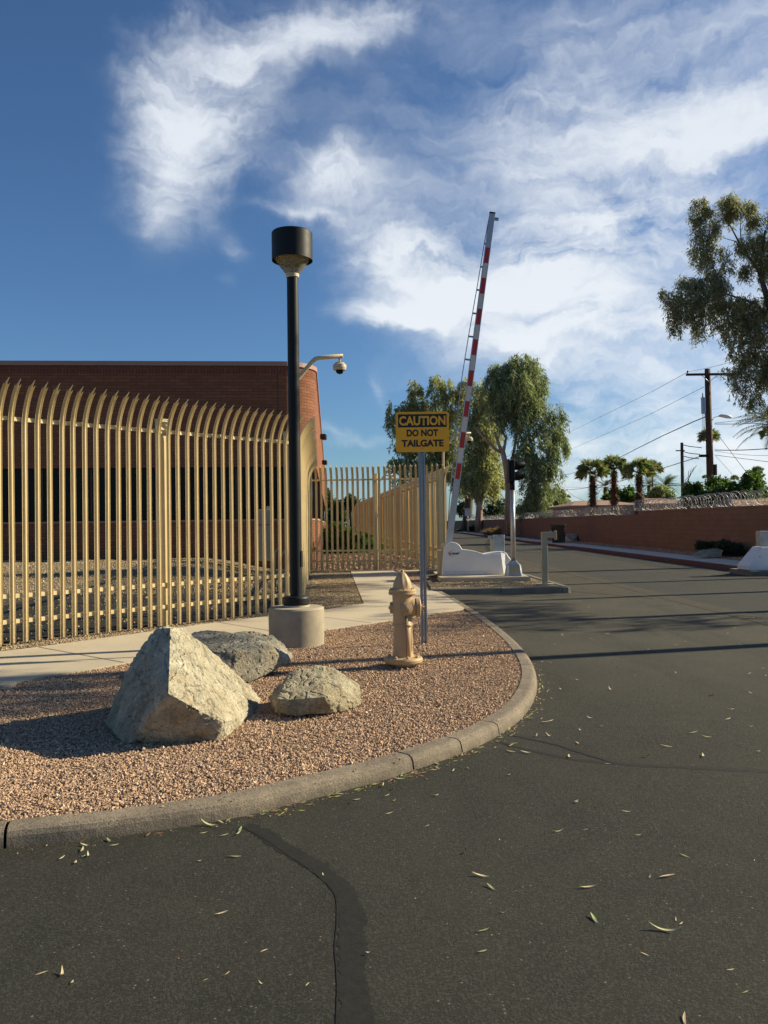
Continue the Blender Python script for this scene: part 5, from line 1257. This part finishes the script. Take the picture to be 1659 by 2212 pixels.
for i, (zx, zy, rx, ry, Yt, lab) in enumerate(((1045, 140, 30, 60, 110, 'thin dark tree far off beside the brick building seen through the fence'), (1130, 250, 60, 80, 130, 'dull green tree far off in the middle of the cross fence gap'), (1250, 170, 40, 40, 120, 'small green tree far off right of the gap in the cross fence'), (1300, 230, 60, 60, 150, 'hazy far tree low against the receding fence'))):
    p = P(*Z3(zx, zy), Yt); m_ = .2604*Yt/FPX
    tree('far_tree', lab, (p.x, Yt, 0), [(Vector((p.x, Yt, 0)), .25), (Vector((p.x, Yt, p.z)), .15)], [], [(p.x, Yt, p.z, rx*m_, rx*m_, ry*m_), (p.x+rx*m_*.6, Yt, p.z-ry*m_*.7, rx*m_*.8, rx*m_, ry*m_*.7), (p.x-rx*m_*.5, Yt, p.z-ry*m_*.9, rx*m_*.9, rx*m_, ry*m_*.8)], 2600, .5, .3, 'dark', 'dark_bark', hang=.3, grp='trees beyond the cross fence', seed=20+i)
bush('desert_shrub', 'dark shrub against the block wall, left of the pair near the white cabinet', Z7, .2812, 31, [(1150, 810, 45, 35), (1190, 830, 45, 40), (1240, 810, 35, 28)], 6000, .07, .03, 'sage', 'dark shrubs at the foot of the block wall')
bush('desert_shrub', 'wide dark shrub against the block wall next to the white cabinet', Z7, .2812, 29.5, [(1320, 810, 60, 40), (1400, 840, 70, 45), (1300, 850, 50, 35), (1460, 880, 40, 25)], 9000, .07, .03, 'sage', 'dark shrubs at the foot of the block wall')
bush('dry_shrub', 'dry straw-coloured shrub at the foot of the roadside trees', Z5, .2604, 82, [(940, 1562, 40, 20), (1000, 1555, 45, 24), (970, 1575, 60, 14)], 2200, .3, .05, 'dry', None, hang=0)
bush('desert_shrub', 'small sage shrub by the wall left of the thin sign', Z5, .2604, 118, [(800, 1530, 22, 26), (690, 1555, 25, 12)], 900, .3, .1, 'sage', 'dark shrubs at the foot of the block wall')
for (lab, pts_, m_) in (('long pale boulder on the gravel strip just right of the litter bin', [(1219, 1154, 55), (1224, 1151, 55.4), (1243, 1152, 55.4), (1248, 1157, 55), (1247, 1169, 54.6), (1221, 1169, 54.6), (1235, 1169, 54.2), (1230, 1153, 55.8), (1240, 1168, 56)], 'tan_granite'),
                        ('small pale boulder peeking up just left of the litter bin', [(1186, 1152, 57), (1189, 1144, 57), (1195, 1143, 57.3), (1199, 1150, 57), (1198, 1160, 57), (1185, 1160, 57), (1192, 1160, 56.5), (1192, 1158, 57.8)], 'tan_granite'),
                        ('low boulder in front of the dark shrubs by the block wall', [(1500, 1196, 28.8), (1510, 1188, 28.9), (1530, 1184, 29), (1550, 1184, 29), (1560, 1190, 28.9), (1560, 1203, 28.6), (1500, 1202, 28.6), (1530, 1204, 28.3), (1530, 1195, 29.4)], 'brown_granite'),
                        ('pale pointed stone at the foot of the twisted eucalyptus', [(1034, 1152, 106), (1038, 1142, 106), (1043, 1144, 106), (1046, 1153, 106), (1040, 1154, 105.5), (1040, 1152, 107)], 'tan_granite')):
    o = boulder('boulder', lab, [P(*q) for q in pts_], m_, 3, .04, 3, 'boulders on the far gravel strip')

# --- palms
def fan_palm(label, px, py, rp, Y, tw, skirt, zb=.1, grp='fan palms behind the block wall', dead=0):
    c = P(px, py, Y); r = 1.15*rp*Y/FPX; t = thing('fan_palm', label, 'palm tree', (c.x, Y, zb), 0, grp); h = c.z-zb; tr = tw*Y/FPX/2
    b = MB(); b.tube([(0, 0, 0), (0, 0, h*.5), (0, 0, h-r*.52)], [tr*.62, tr*.5, tr*.45], 10); b.build('trunk', 'palm_bark', t)
    g = np.random.default_rng(int(px)); n = 900 if skirt else 120
    if skirt:                                                     # shaggy skirt of old leaf bases
        zz = g.uniform(max(.3, h-r*.45-skirt), h-r*.45, n) if False else g.uniform(0.2, h-r*.5, n); a = g.uniform(0, 2*np.pi, n); prof = tr*(.75+.35*np.sin(np.clip((zz/(h-r*.35)), 0, 1)*3.0))
        P0 = np.stack([np.cos(a)*prof*.55, np.sin(a)*prof*.55, zz], 1); dr = np.stack([np.cos(a)*.8, np.sin(a)*.8, g.uniform(-.9, .6, n)], 1); ln = tr*.65*g.uniform(.6, 1.2, n)[:, None]
        sd = np.stack([-np.sin(a), np.cos(a), 0*a], 1)*tr*.16
        V = np.stack([P0-sd, P0+sd, P0+dr*ln], 1).reshape(-1, 3); cc = np.array([(.10, .05, .028), (.15, .08, .045), (.07, .035, .02)])[g.integers(0, 3, n)]
        np_mesh('leaf_skirt', V, np.arange(n*3).reshape(-1, 3), 'dry_leaf', cc, t)
    V = []; C = []; Fc = []
    hubz = h-r*.42
    for q in range(64):
        a = g.uniform(0, 2*np.pi); e = math.asin(g.uniform(-.15, .99)); d = Vector((math.cos(a)*math.cos(e), math.sin(a)*math.cos(e), math.sin(e))); pl = r*g.uniform(.34, .58)
        s_ = d.cross(Vector((g.normal(), g.normal(), g.normal()))).normalized(); u = s_.cross(d)
        o = Vector((0, 0, hubz)); hub = o+d*pl; k = len(V)
        col = (.20, .25, .12) if g.random() > .2 else (.27, .28, .13)
        V += [o-s_*.02*r, o+s_*.02*r, hub]; Fc.append((k, k+1, k+2)); C.append((.12, .11, .05))
        for w in range(15):
            th = (w-7)/7*1.15; ld = (d*math.cos(th)+s_*math.sin(th)).normalized(); ll_ = r*g.uniform(.42, .60)*(1-.2*abs(th)); tip = hub+ld*ll_+Vector((0, 0, -ll_*g.uniform(.0, .35))); sd = ld.cross(u).normalized()*r*.016
            k = len(V); V += [hub, hub+ld*ll_*.6+sd, tip, hub+ld*ll_*.6-sd]; Fc.append((k, k+1, k+2)); Fc.append((k, k+2, k+3)); C += [tuple(x_*g.uniform(.7, 1.25) for x_ in col)]*2
    np_mesh('crown', np.array([tuple(v) for v in V]), np.array(Fc), 'leaf', np.array(C), t); return t
def date_palm(label, px, py, rp, Y, tw, zb=.1, n=38, grp='date palms behind the block wall', droop=.75):
    c = P(px, py, Y); r = rp*Y/FPX; t = thing('date_palm', label, 'palm tree', (c.x, Y, zb), 0, grp); h = c.z-zb; tr = tw*Y/FPX/2
    b = MB(); b.tube([(0, 0, 0), (0, 0, h)], [tr, tr*.9], 10); b.build('trunk', 'palm_bark', t); g = np.random.default_rng(int(px)+5); V = []; Fc = []; C = []
    for q in range(n):
        a = g.uniform(0, 2*np.pi); e = g.uniform(-.1, 1.3); p = Vector((0, 0, h)); L = r*g.uniform(.9, 1.15); st = L/14; prev = None
        for i in range(15):
            ee = e-droop*(i/14)**1.3*1.5; d = Vector((math.cos(a)*math.cos(ee), math.sin(a)*math.cos(ee), math.sin(ee))); s_ = Vector((-math.sin(a), math.cos(a), 0)); nx_ = p+d*st
            k = len(V); V += [p-s_*.008*r, p+s_*.008*r, nx_]; Fc.append((k, k+1, k+2)); C.append((.12, .12, .05))
            if i > 1:
                for sg in (-1, 1):
                    for w in (0, .5):
                        ll_ = r*.26*math.sin(math.pi*min(1, (i+w)/15*.85+.12)); q0 = p+d*st*w; dd = (s_*sg*.75+d*.6+Vector((0, 0, -.25+g.uniform(-.15, .15)))).normalized(); tip = q0+dd*ll_
                        k = len(V); V += [q0-d*.011*r, q0+d*.011*r, tip]; Fc.append((k, k+1, k+2)); C.append(tuple(x_*g.uniform(.7, 1.25) for x_ in (.07, .095, .05)))
            p = nx_
    np_mesh('crown', np.array([tuple(v) for v in V]), np.array(Fc), 'leaf', np.array(C), t); return t
fan_palm('left one of three shaggy fan palms above the block wall', 1280, 1006, 37, 55, 25, 1)
fan_palm('middle and tallest of three shaggy fan palms above the block wall', 1325.5, 998, 33, 57, 24, 1)
fan_palm('right one of three shaggy fan palms above the block wall', 1380, 1005, 36, 55, 26, 1)
fan_palm('fan palm crown tucked behind the right shaggy palm', 1409, 1004, 22, 82, 8, 0, grp='distant fan palms')
fan_palm('tall slim fan palm directly behind the big utility pole', 1531, 935, 23, 92, 5, 0, grp='distant fan palms')
fan_palm('fan palm crown cut by the right edge of the photo', 1661, 930, 20, 70, 8, 0, grp='distant fan palms')
fan_palm('small distant fan palm above the green trees near the right edge', 1637, 1012, 13, 120, 4, 0, grp='distant fan palms')
fan_palm('small distant fan palm low between the utility pole and right edge', 1587, 1030, 9, 130, 3, 0, grp='distant fan palms')
fan_palm('tiny distant fan palm just left of the big utility pole base', 1524, 1028, 7, 140, 2, 0, grp='distant fan palms')
fan_palm('tiny distant fan palm right of the weeping eucalyptus', 1227, 1071, 6, 150, 2, 0, grp='distant fan palms')
fan_palm('distant fan palm between the eucalyptus trunks', 1077, 1045, 16, 150, 4, 0, grp='distant fan palms')
date_palm('feathery date palm right of the three shaggy palms', 1437, 1052, 38, 74, 12)
date_palm('feathery palm behind the left and middle shaggy palms', 1308, 1052, 26, 80, 9)
date_palm('feathery palm behind the right shaggy palm', 1402, 1048, 24, 84, 9)
date_palm('date palm off the right edge with one long frond reaching in', 1690, 925, 105, 46, 14, n=46)
H = lambda lab, px, py, rx, ry, Y, pal, n, k=0: tree('garden_tree', lab, (P(px, py, Y).x, Y, 0), [(Vector((P(px, py, Y).x, Y, 0)), .15), (Vector((P(px, py, Y).x, Y, P(px, py, Y).z)), .08)], [],
     [(P(px+a*rx, py+c*ry, Y).x, Y+random.uniform(-.6, .6), P(px+a*rx, py+c*ry, Y).z, rx*e*Y/FPX, rx*e*Y/FPX, ry*e*Y/FPX) for a, c, e in ((0, 0, .6), (-.55, .2, .5), (.55, .15, .5), (-.2, -.5, .42), (.35, -.55, .38), (.7, .6, .45), (-.7, .6, .45), (0, .7, .6))], n, .17 if Y < 50 else .32, .09 if Y < 50 else .18, pal, 'dark_bark', hang=.1, grp='garden trees behind the block wall', seed=40+k)
H('bright green round garden tree left of the big utility pole', 1503, 1072, 26, 32, 43, 'citrus', 9000, 1)
H('leafy garden tree just right of the big utility pole', 1560, 1066, 40, 38, 42, 'citrus', 12000, 2)
H('leafy garden tree nearest the right edge', 1630, 1060, 40, 42, 41, 'citrus', 12000, 3)
H('dark garden tree behind the nearer razor wire coils', 1590, 1092, 70, 22, 43, 'dark', 8000, 4)
H('pale green shrub between middle and right shaggy palms', 1425, 1068, 28, 17, 66, 'willow', 4000, 5)
H('green shrub between left and middle shaggy palms', 1340, 1072, 34, 18, 68, 'citrus', 4000, 6)
H('dark clipped tree behind the wall between eucalyptus trunks', 1072, 1098, 30, 26, 140, 'dark', 4500, 7)
H('grey-green bush behind the wall left of the twisted stems', 1001, 1096, 16, 17, 140, 'sage', 2500, 8)
H('low green tree right of the weeping eucalyptus above the wall', 1215, 1090, 22, 14, 110, 'willow', 3000, 9)
H('dark bush beneath the weeping eucalyptus behind the wall', 1135, 1100, 30, 18, 130, 'dark', 3500, 10)

# --- houses behind the wall
def house(label, px0, px1, py_ridge, py_eave, Y, depth=9):
    a = P(px0, py_eave, Y); c = P(px1, py_eave, Y); r = P((px0+px1)/2, py_ridge, Y+depth/2).z; t = thing('house', label, 'house', ((a.x+c.x)/2, Y+depth/2, .1), 0, 'houses behind the block wall')
    w = (c.x-a.x)/2; e = a.z-.1; b = MB(); b.box((0, 0, e/2), (2*w-.8, depth-.8, e)); b.build('walls', 'house_wall', t)
    d = depth/2; r -= .1; k = min(w*.55, d); b = MB(); vs = [(-w, -d, e), (w, -d, e), (w, d, e), (-w, d, e), (-w+k, 0, r), (w-k, 0, r), (-w, -d, e-.18), (w, -d, e-.18), (w, d, e-.18), (-w, d, e-.18)]
    b.add(vs, [(0, 1, 5, 4), (1, 2, 5), (2, 3, 4, 5), (3, 0, 4), (6, 7, 1, 0), (7, 8, 2, 1), (8, 9, 3, 2), (9, 6, 0, 3), (9, 8, 7, 6)]); b.build('roof', 'house_roof', t)
    b = MB(); b.box((0, -depth/2+.38, e*.55), (1.4, .06, 1.0)); b.build('window', 'dark_glass', t); return t
house('low brown-roofed house behind the wall below the shaggy palms', 1232, 1392, 1081, 1092, 62)
house('low tan-roofed house behind the wall between palms and utility pole', 1392, 1490, 1076, 1088, 60, 6)
house('house with sloping tan roof at the right edge behind the wire', 1590, 1800, 1060, 1098, 38)
house('pale house roof behind the wall right of the weeping eucalyptus', 1165, 1232, 1089, 1100, 100)

# ================================================================== UTILITY POLES AND WIRES
Yp = 45.0; c = P(1535, 1100, Yp); zt = P(1531.5, 797, Yp).z
t = thing('utility_pole', 'tall brown wooden utility pole with crossarm, transformer and street light', 'utility pole', (c.x, Yp, .1), 0, 'wooden utility poles')
b = MB(); b.tube([(.04, 0, 0), (0, 0, 5), (-.03, 0, zt-.1)], [.21, .185, .15], 16); b.build('pole', 'wood_pole', t)
za = P(1534, 810, Yp).z-.1
b = MB(); b.box((-.03, -.2, za), (2.5, .10, .12)); arm_ = b.build('crossarm', 'crossarm_wood', t)
for s_ in (-1, 1):
    b = MB(); b.tube([(-.03+s_*.42, -.23, za-.06), (-.03, -.2, za-.42)], .016, 6); b.build('brace', 'galvanised_steel', arm_)
b = MB(); b.tube([(-1.2, -.2, za+.06), (-1.2, -.2, za+.12)], .02, 8); b.lathe([(.045, za+.12), (.05, za+.17), (.03, za+.22), (0, za+.22)], 12, (-1.2, -.2, 0)); b.build('insulator', 'signal_black', arm_)
b = MB(); b.tube([(1.0, -.2, za-.06), (1.02, -.2, za-.42)], .05, 8); b.build('cutout_fuse', 'signal_black', arm_)
zq = P(1525, 877, Yp).z-.1
b = MB(); b.lathe([(.0, zq-.42), (.13, zq-.42)], 20, (-.30, -.05, 0)); b.lathe([(.13, zq-.42), (.13, zq+.42)], 20, (-.30, -.05, 0)); b.lathe([(.14, zq+.40), (.14, zq+.45)], 20, (-.30, -.05, 0)); b.lathe([(.14, zq+.45), (0, zq+.47)], 20, (-.30, -.05, 0)); b.tube([(-.34, -.05, zq+.45), (-.34, -.05, zq+.72)], [.045, .02], 8); b.build('transformer', 'galvanised_steel', t)
zl = P(1558, 900, Yp).z-.1
b = MB(); b.tube([(.12, 0, zl-.3), (.25, -.05, zl-.05), (.55, -.1, zl+.02)], .02, 6); sa = b.build('lamp_arm', 'galvanised_steel', t)
b = MB(); b.tube([(.5, -.1, zl+.02), (.62, -.1, zl+.04), (.9, -.12, zl), (1.15, -.14, zl-.06), (1.2, -.14, zl-.08)], [.04, .085, .11, .08, .03], 12); b.build('street_light_head', 'cabinet_white', sa)
zb_ = P(1515, 985, Yp).z-.1
b = MB(); b.box((-.33, -.1, zb_), (.55, .14, .14), 0, .02, Matrix.Identity(4)); b.build('splice_case', 'signal_black', t)
b = MB(); zz = P(1547, 1015, Yp).z-.1; b.tube([(.28, -.05, zz-.3), (.28, -.05, zz+.3)], .09, 10); b.build('meter_can', 'wood_pole', t)
b = MB()
for x_ in (-.42, -.34, -.28): b.tube([(x_+.05, -.06, zq-.42), (x_, -.1, zq-1.2), (x_-.05, -.1, zq-1.8), (-.15, -.1, zq-2.0)], .012, 5, False)
b.build('drop_leads', 'wire_black', t)
Yq = 92.0; c2 = P(1475, 1074, Yq); z2 = P(1474, 958, Yq).z
t = thing('utility_pole', 'smaller distant utility pole with tangled wires left of the big one', 'utility pole', (c2.x, Yq, .1), 0, 'wooden utility poles')
b = MB(); b.tube([(0, 0, 0), (0, 0, z2)], [.22, .16], 10); b.build('pole', 'wood_pole', t)
b = MB(); b.box((-.2, 0, z2-.9), (1.0, .1, .12)); b.build('crossarm', 'crossarm_wood', t)
b = MB()
for k_, (a, z0_, e) in enumerate(((2.2, -.25, 1.6), (2.0, -1.0, 1.0), (1.9, -1.5, .6))): b.tube([(.1, 0, z2+z0_), (a*.4, 0, z2+z0_-.2), (a, 0, z2+z0_-.35)], .045, 5, False)
for k_ in range(4): b.tube([(1.6-.3*k_, 0, z2-2.6-.2*k_), (.9-.1*k_, 0, z2-3.6-.3*k_), (.3, 0, z2-4.3-.4*k_)], .03, 5, False)
b.build('hardware', 'wire_black', t)
def wire(label, pts, r=.011, sag=0.0):
    pts = [P(*p) for p in pts]
    if len(pts) == 2:
        a, c = pts; pts = [a.lerp(c, i/10)-Vector((0, 0, sag*4*(i/10)*(1-i/10))) for i in range(11)]
    off = pts[0]; b = MB(); b.tube([p-off for p in pts], r, 5, False); o = b.build('overhead_wire', 'wire_black'); o.location = off
    tag(o, label, 'overhead wire', 'overhead wires'); return o
wire('thin wire running down left from the crossarm insulator to the weeping tree', [(1487, 803, 45), (1410, 845, 58), (1237, 930, 92), (1160, 962, 130)], .012)
wire('thin wire rising right from the crossarm insulator into the eucalyptus', [(1487, 803, 45), (1660, 755, 34)], .009, .1)
wire('thin second wire running down left from beside the transformer', [(1520, 836, 45), (1400, 897, 60), (1230, 972, 100), (1170, 996, 130)], .012)
wire('thick twisted cable sagging left from the pole toward the middle palm', [(1532, 897, 45), (1500, 910, 48), (1430, 942, 58), (1370, 972, 74), (1335, 990, 88)], .03)
wire('thick cable continuing left behind the shaggy palms to the weeping tree', [(1335, 990, 88), (1275, 1011, 98), (1230, 1024, 110), (1195, 1029, 125)], .03)
wire('heavy cable from the splice case past the small pole down to the left', [(1512, 986, 45), (1430, 1012, 54), (1345, 1038, 66), (1260, 1055, 84), (1190, 1062, 110)], .024)
wire('thin lower cable running left just above the house roofs', [(1390, 1045, 70), (1300, 1053, 84), (1190, 1052, 120)], .014)
wire('black cable leaving the big pole to the right edge, uppermost of the level pair', [(1544, 972, 45), (1670, 968, 40)], .022, .05)
wire('thin cable leaving the big pole to the right edge below the black one', [(1544, 974, 45), (1670, 984, 40)], .009, .08)
wire('slack cable from the big pole to the right edge, lowest of the level wires', [(1544, 983, 45), (1600, 990, 42), (1670, 999, 40)], .013)
wire('thin wire leaving the pole right beside the street light', [(1544, 914, 45), (1600, 908, 42), (1670, 898, 40)], .012)
wire('twisted drop wire behind the street light head to the right', [(1544, 916, 45), (1600, 916, 42), (1625, 914, 40), (1680, 918, 38)], .017)
wire('straight guy wire slanting down right behind the green trees', [(1553, 942, 47), (1612, 1020, 45), (1665, 1078, 43)], .013)
wire('thinner guy wire slanting down right from the middle of the pole', [(1546, 985, 45), (1582, 1025, 45)], .009)
wire('slanting guy wire in front of the right shaggy palm', [(1352, 1025, 52), (1372, 1058, 52), (1398, 1085, 52)], .012)
wire('slanting guy wire beside the weeping eucalyptus down to the house roof', [(1205, 1045, 80), (1240, 1072, 76), (1275, 1088, 74)], .014)
wire('faint cable from the small pole to the big pole', [(1480, 1040, 92), (1510, 1043, 92), (1530, 1041, 90)], .025)
wire('faint cable left of the small pole ending behind the palms', [(1475, 1046, 92), (1440, 1052, 96), (1400, 1058, 110)], .02)

# ================================================================== FALLEN LEAVES
def leaf_mesh(L, w, curl, twist, m, col, seed):
    n = 9; V = []; C = []
    for i in range(n+1):
        t_ = i/n; x_ = (t_-.5)*L; hw = w/2*(math.sin(math.pi*min(1, t_*1.04))**.75)+.0006; zc = curl*(2*t_-1)**2*L*.35+.002; yb = .10*L*math.sin(t_*2.4+seed)
        a = twist*(t_-.5)
        for s_ in (-1, 0, 1): V.append((x_, yb+s_*hw*math.cos(a), max(.0008, zc+s_*hw*math.sin(a)+(.25*hw if s_ else 0))))
    Fc = []
    for i in range(n):
        for k_ in range(2): q = i*3+k_; Fc.append((q, q+1, q+4, q+3))
    me_o = np_mesh('fallen_leaf', np.array(V), np.array(Fc), 'dry_leaf', np.tile(np.array(col), (len(Fc), 1))*rng.uniform(.85, 1.1, (len(Fc), 1)), smooth=True); return me_o
VAR = {}
for i, (nm, L, w_, cu, tw_, col) in enumerate((('pale', .072, .010, .30, .8, (.66, .58, .36)), ('straw', .060, .008, .1, .4, (.58, .46, .28)), ('green', .075, .011, .15, 1.0, (.32, .38, .17)), ('curl', .055, .009, .9, 1.4, (.62, .50, .30)), ('small', .026, .010, .6, .9, (.62, .52, .36)), ('long', .115, .013, .55, .9, (.52, .52, .28)), ('brown', .038, .013, 1.0, 1.6, (.22, .13, .07)))):
    o = leaf_mesh(L, w_, cu, tw_, None, col, i); VAR[nm] = o.data; bpy.data.objects.remove(o)
def put_leaf(var, px, py, rz, label, z_=0.0, sc=1.0, grp='fallen leaves on the asphalt'):
    g = G(px, py, z_); o = bpy.data.objects.new('fallen_leaf', VAR[var]); COL.objects.link(o); o.location = (g.x, g.y, z_+.003*sc); o.rotation_euler = (random.uniform(-.1, .1), random.uniform(-.1, .1), R_(rz)); o.scale = (sc,)*3
    return tag(o, label, 'fallen leaf', grp)
SPECIAL = [('long', 1438, 2012, -35, 'longest leaf, arched up with a sharp shadow at the lower right'), ('straw', 1442, 1896, 25, 'flat tan leaf lying above the long arched one', 1.3), ('pale', 1037, 1895, -28, 'pale leaf touching a darker green leaf on the open asphalt', 1.1), ('green', 1062, 1919, -48, 'dark green leaf touching a pale one on the open asphalt', .9),
           ('pale', 1269, 1920, 2, 'straight pale leaf lying level in the middle of the asphalt'), ('green', 1284, 1987, -70, 'grey-green leaf pointing toward the viewer'), ('green', 1042, 2012, 30, 'small green leaf right of the wide tar strip', .7), ('green', 1040, 2057, 40, 'broad small green leaf right of the tar strip, nearer the viewer', .6),
           ('curl', 1402, 1896, 60, 'tiny hooked leaf left of the flat tan leaf', .5), ('green', 1479, 1850, -35, 'small green leaf near the right side above the tan one', .7), ('pale', 1352, 1755, -40, 'pale curled leaf right of centre', .8), ('small', 1244, 1734, 30, 'stubby pale leaf right of centre above the others', 1.4), ('small', 942, 1720, 20, 'stubby pale leaf just below the kerb joint', 1.3), ('pale', 840, 1759, 25, 'pale leaf below the kerb left of centre', .7),
           ('pale', 1312, 1651, -25, 'grey leaf lying beside the thin tar line', .6), ('brown', 1004, 1844, 50, 'crumpled tan leaf above the pale and green pair'), ('curl', 1087, 1972, 10, 'tiny orange curled leaf right of the tar strip', .5), ('long', 1204, 1797, 5, 'thin curved twig-like leaf right of centre', .6),
           ('curl', 131, 2109, 110, 'curled leaf with shadow at the lower left'), ('straw', 90, 2105, 40, 'flat brownish leaf left of the curled one at lower left', .7), ('small', 155, 2125, 80, 'tiny brown leaf scrap right of the curled one at lower left', .8), ('pale', 478, 1976, 22, 'thin leaf alone left of the tar strip', .8), ('green', 505, 1852, 12, 'narrow green leaf upper left of the tar strip', .9),
           ('pale', 440, 1801, 15, 'pale leaf just below the kerb left of the tar strip', .6), ('small', 162, 1866, 85, 'small green leaf below the kerb litter at left', 1.1), ('small', 432, 1861, 10, 'tiny pale scrap left of the tar strip', .9), ('pale', 770, 1729, 15, 'small greenish leaf right of the tar strip start', .7), ('small', 795, 2059, 0, 'tiny pale pebble-like scrap on the tar strip edge', .7), ('straw', 1482, 2204, 80, 'leaf cut off by the bottom edge'), ('small', 1099, 1675, 20, 'white scrap below the thin tar lines', 1.0)]
for sp in SPECIAL: put_leaf(sp[0], sp[1], sp[2], sp[3], sp[4], .006 if 'tar strip edge' in sp[4] else 0, sp[5] if len(sp) > 5 else 1.0)
rr = random.Random(4); names = ['pale', 'straw', 'curl', 'small', 'small', 'green', 'brown', 'straw']
kouter = kp
for i in range(84):
    for _ in range(50):
        px, py = (rr.uniform(1060, 1655), 1290+rr.random()**1.1*350) if i < 62 else (rr.uniform(100, 1650), rr.uniform(1700, 2150))
        g = G(px, py); dmin = min(((q-Vector((g.x, g.y))).length) for q in kouter[::3])
        inside = in_poly(np.array([g.x]), np.array([g.y]), [tuple(q) for q in raised])[0]
        if not inside and dmin > .1 and not (g.y > 16.6): break
    put_leaf(rr.choice(names), px, py, rr.uniform(0, 360), 'small dry leaf scattered on the open driveway asphalt', 0, rr.uniform(.8, 1.5) if i < 62 else rr.uniform(.3, .6), 'small scattered leaves on the driveway')
# bigger leaves gathered where the kerb catches them
for (cx_, cy_, n_, sp_) in ((190, 1832, 7, 30), (485, 1783, 6, 36), (600, 1752, 2, 30), (825, 1702, 5, 38), (935, 1660, 5, 18), (1010, 1638, 2, 22), (1165, 1500, 4, 16), (1190, 1560, 4, 22)):
    for _ in range(n_):
        for _t in range(40):
            px = cx_+rr.gauss(0, sp_); py = cy_+rr.uniform(-16, 26)+(-.17*(px-cx_) if cx_ < 1100 else 0); g = G(px, py)
            dmin = min(((q-Vector((g.x, g.y))).length) for q in kp)
            if dmin > .02 and dmin < .5 and not in_poly(np.array([g.x]), np.array([g.y]), [tuple(q) for q in kp]+[(-12, 17)])[0]: break
        put_leaf(rr.choice(['pale', 'green', 'curl', 'straw', 'pale', 'brown', 'long']), px, py, rr.uniform(0, 360), 'leaf caught in a clump against the foot of the kerb', .002, rr.uniform(.6, 1.0), 'leaves clumped against the kerb')
# drift of litter caught against the kerb
V = []; Fc = []; C = []
for i in range(600):
    if i < 480: t_ = rr.choice((.24, .30, .335, .36, .42, .47, .52, .56, .60, .66))+rr.gauss(0, .03)
    else: t_ = rr.uniform(.12, .95)
    k_ = max(0, min(len(kp)-2, int(t_*len(kp)))); a = kp[k_].lerp(kp[k_+1], rr.random()); tn = (kp[k_+1]-kp[k_]).normalized(); d_o = abs(rr.gauss(0, .045))+.004
    p = Vector((a.x+tn.y*d_o, a.y-tn.x*d_o, .001+rr.random()*.004)); an = math.atan2(tn.y, tn.x)+rr.gauss(0, .6); L = rr.choice((.004, .006, .008, .012, .05))*rr.uniform(.6, 1.2); w_ = min(L*.35, .005)
    dx_ = Vector((math.cos(an), math.sin(an), rr.uniform(-.05, .25))); n_ = Vector((-math.sin(an), math.cos(an), .15)); k_ = len(V); V += [p, p+dx_*L*.5+n_*w_, p+dx_*L, p+dx_*L*.5-n_*w_]; Fc.append((k_, k_+1, k_+2, k_+3)); C.append(tuple(v*rr.uniform(.6, 1.1) for v in rr.choice(((.46, .42, .18), (.40, .30, .16), (.34, .34, .13), (.30, .18, .09)))))
tag(np_mesh('leaf_litter', np.array([tuple(v) for v in V]), np.array(Fc), 'dry_leaf', np.array(C)), 'yellowish leaf litter and pollen drifted along the foot of the kerb', 'leaf litter', kind='stuff')
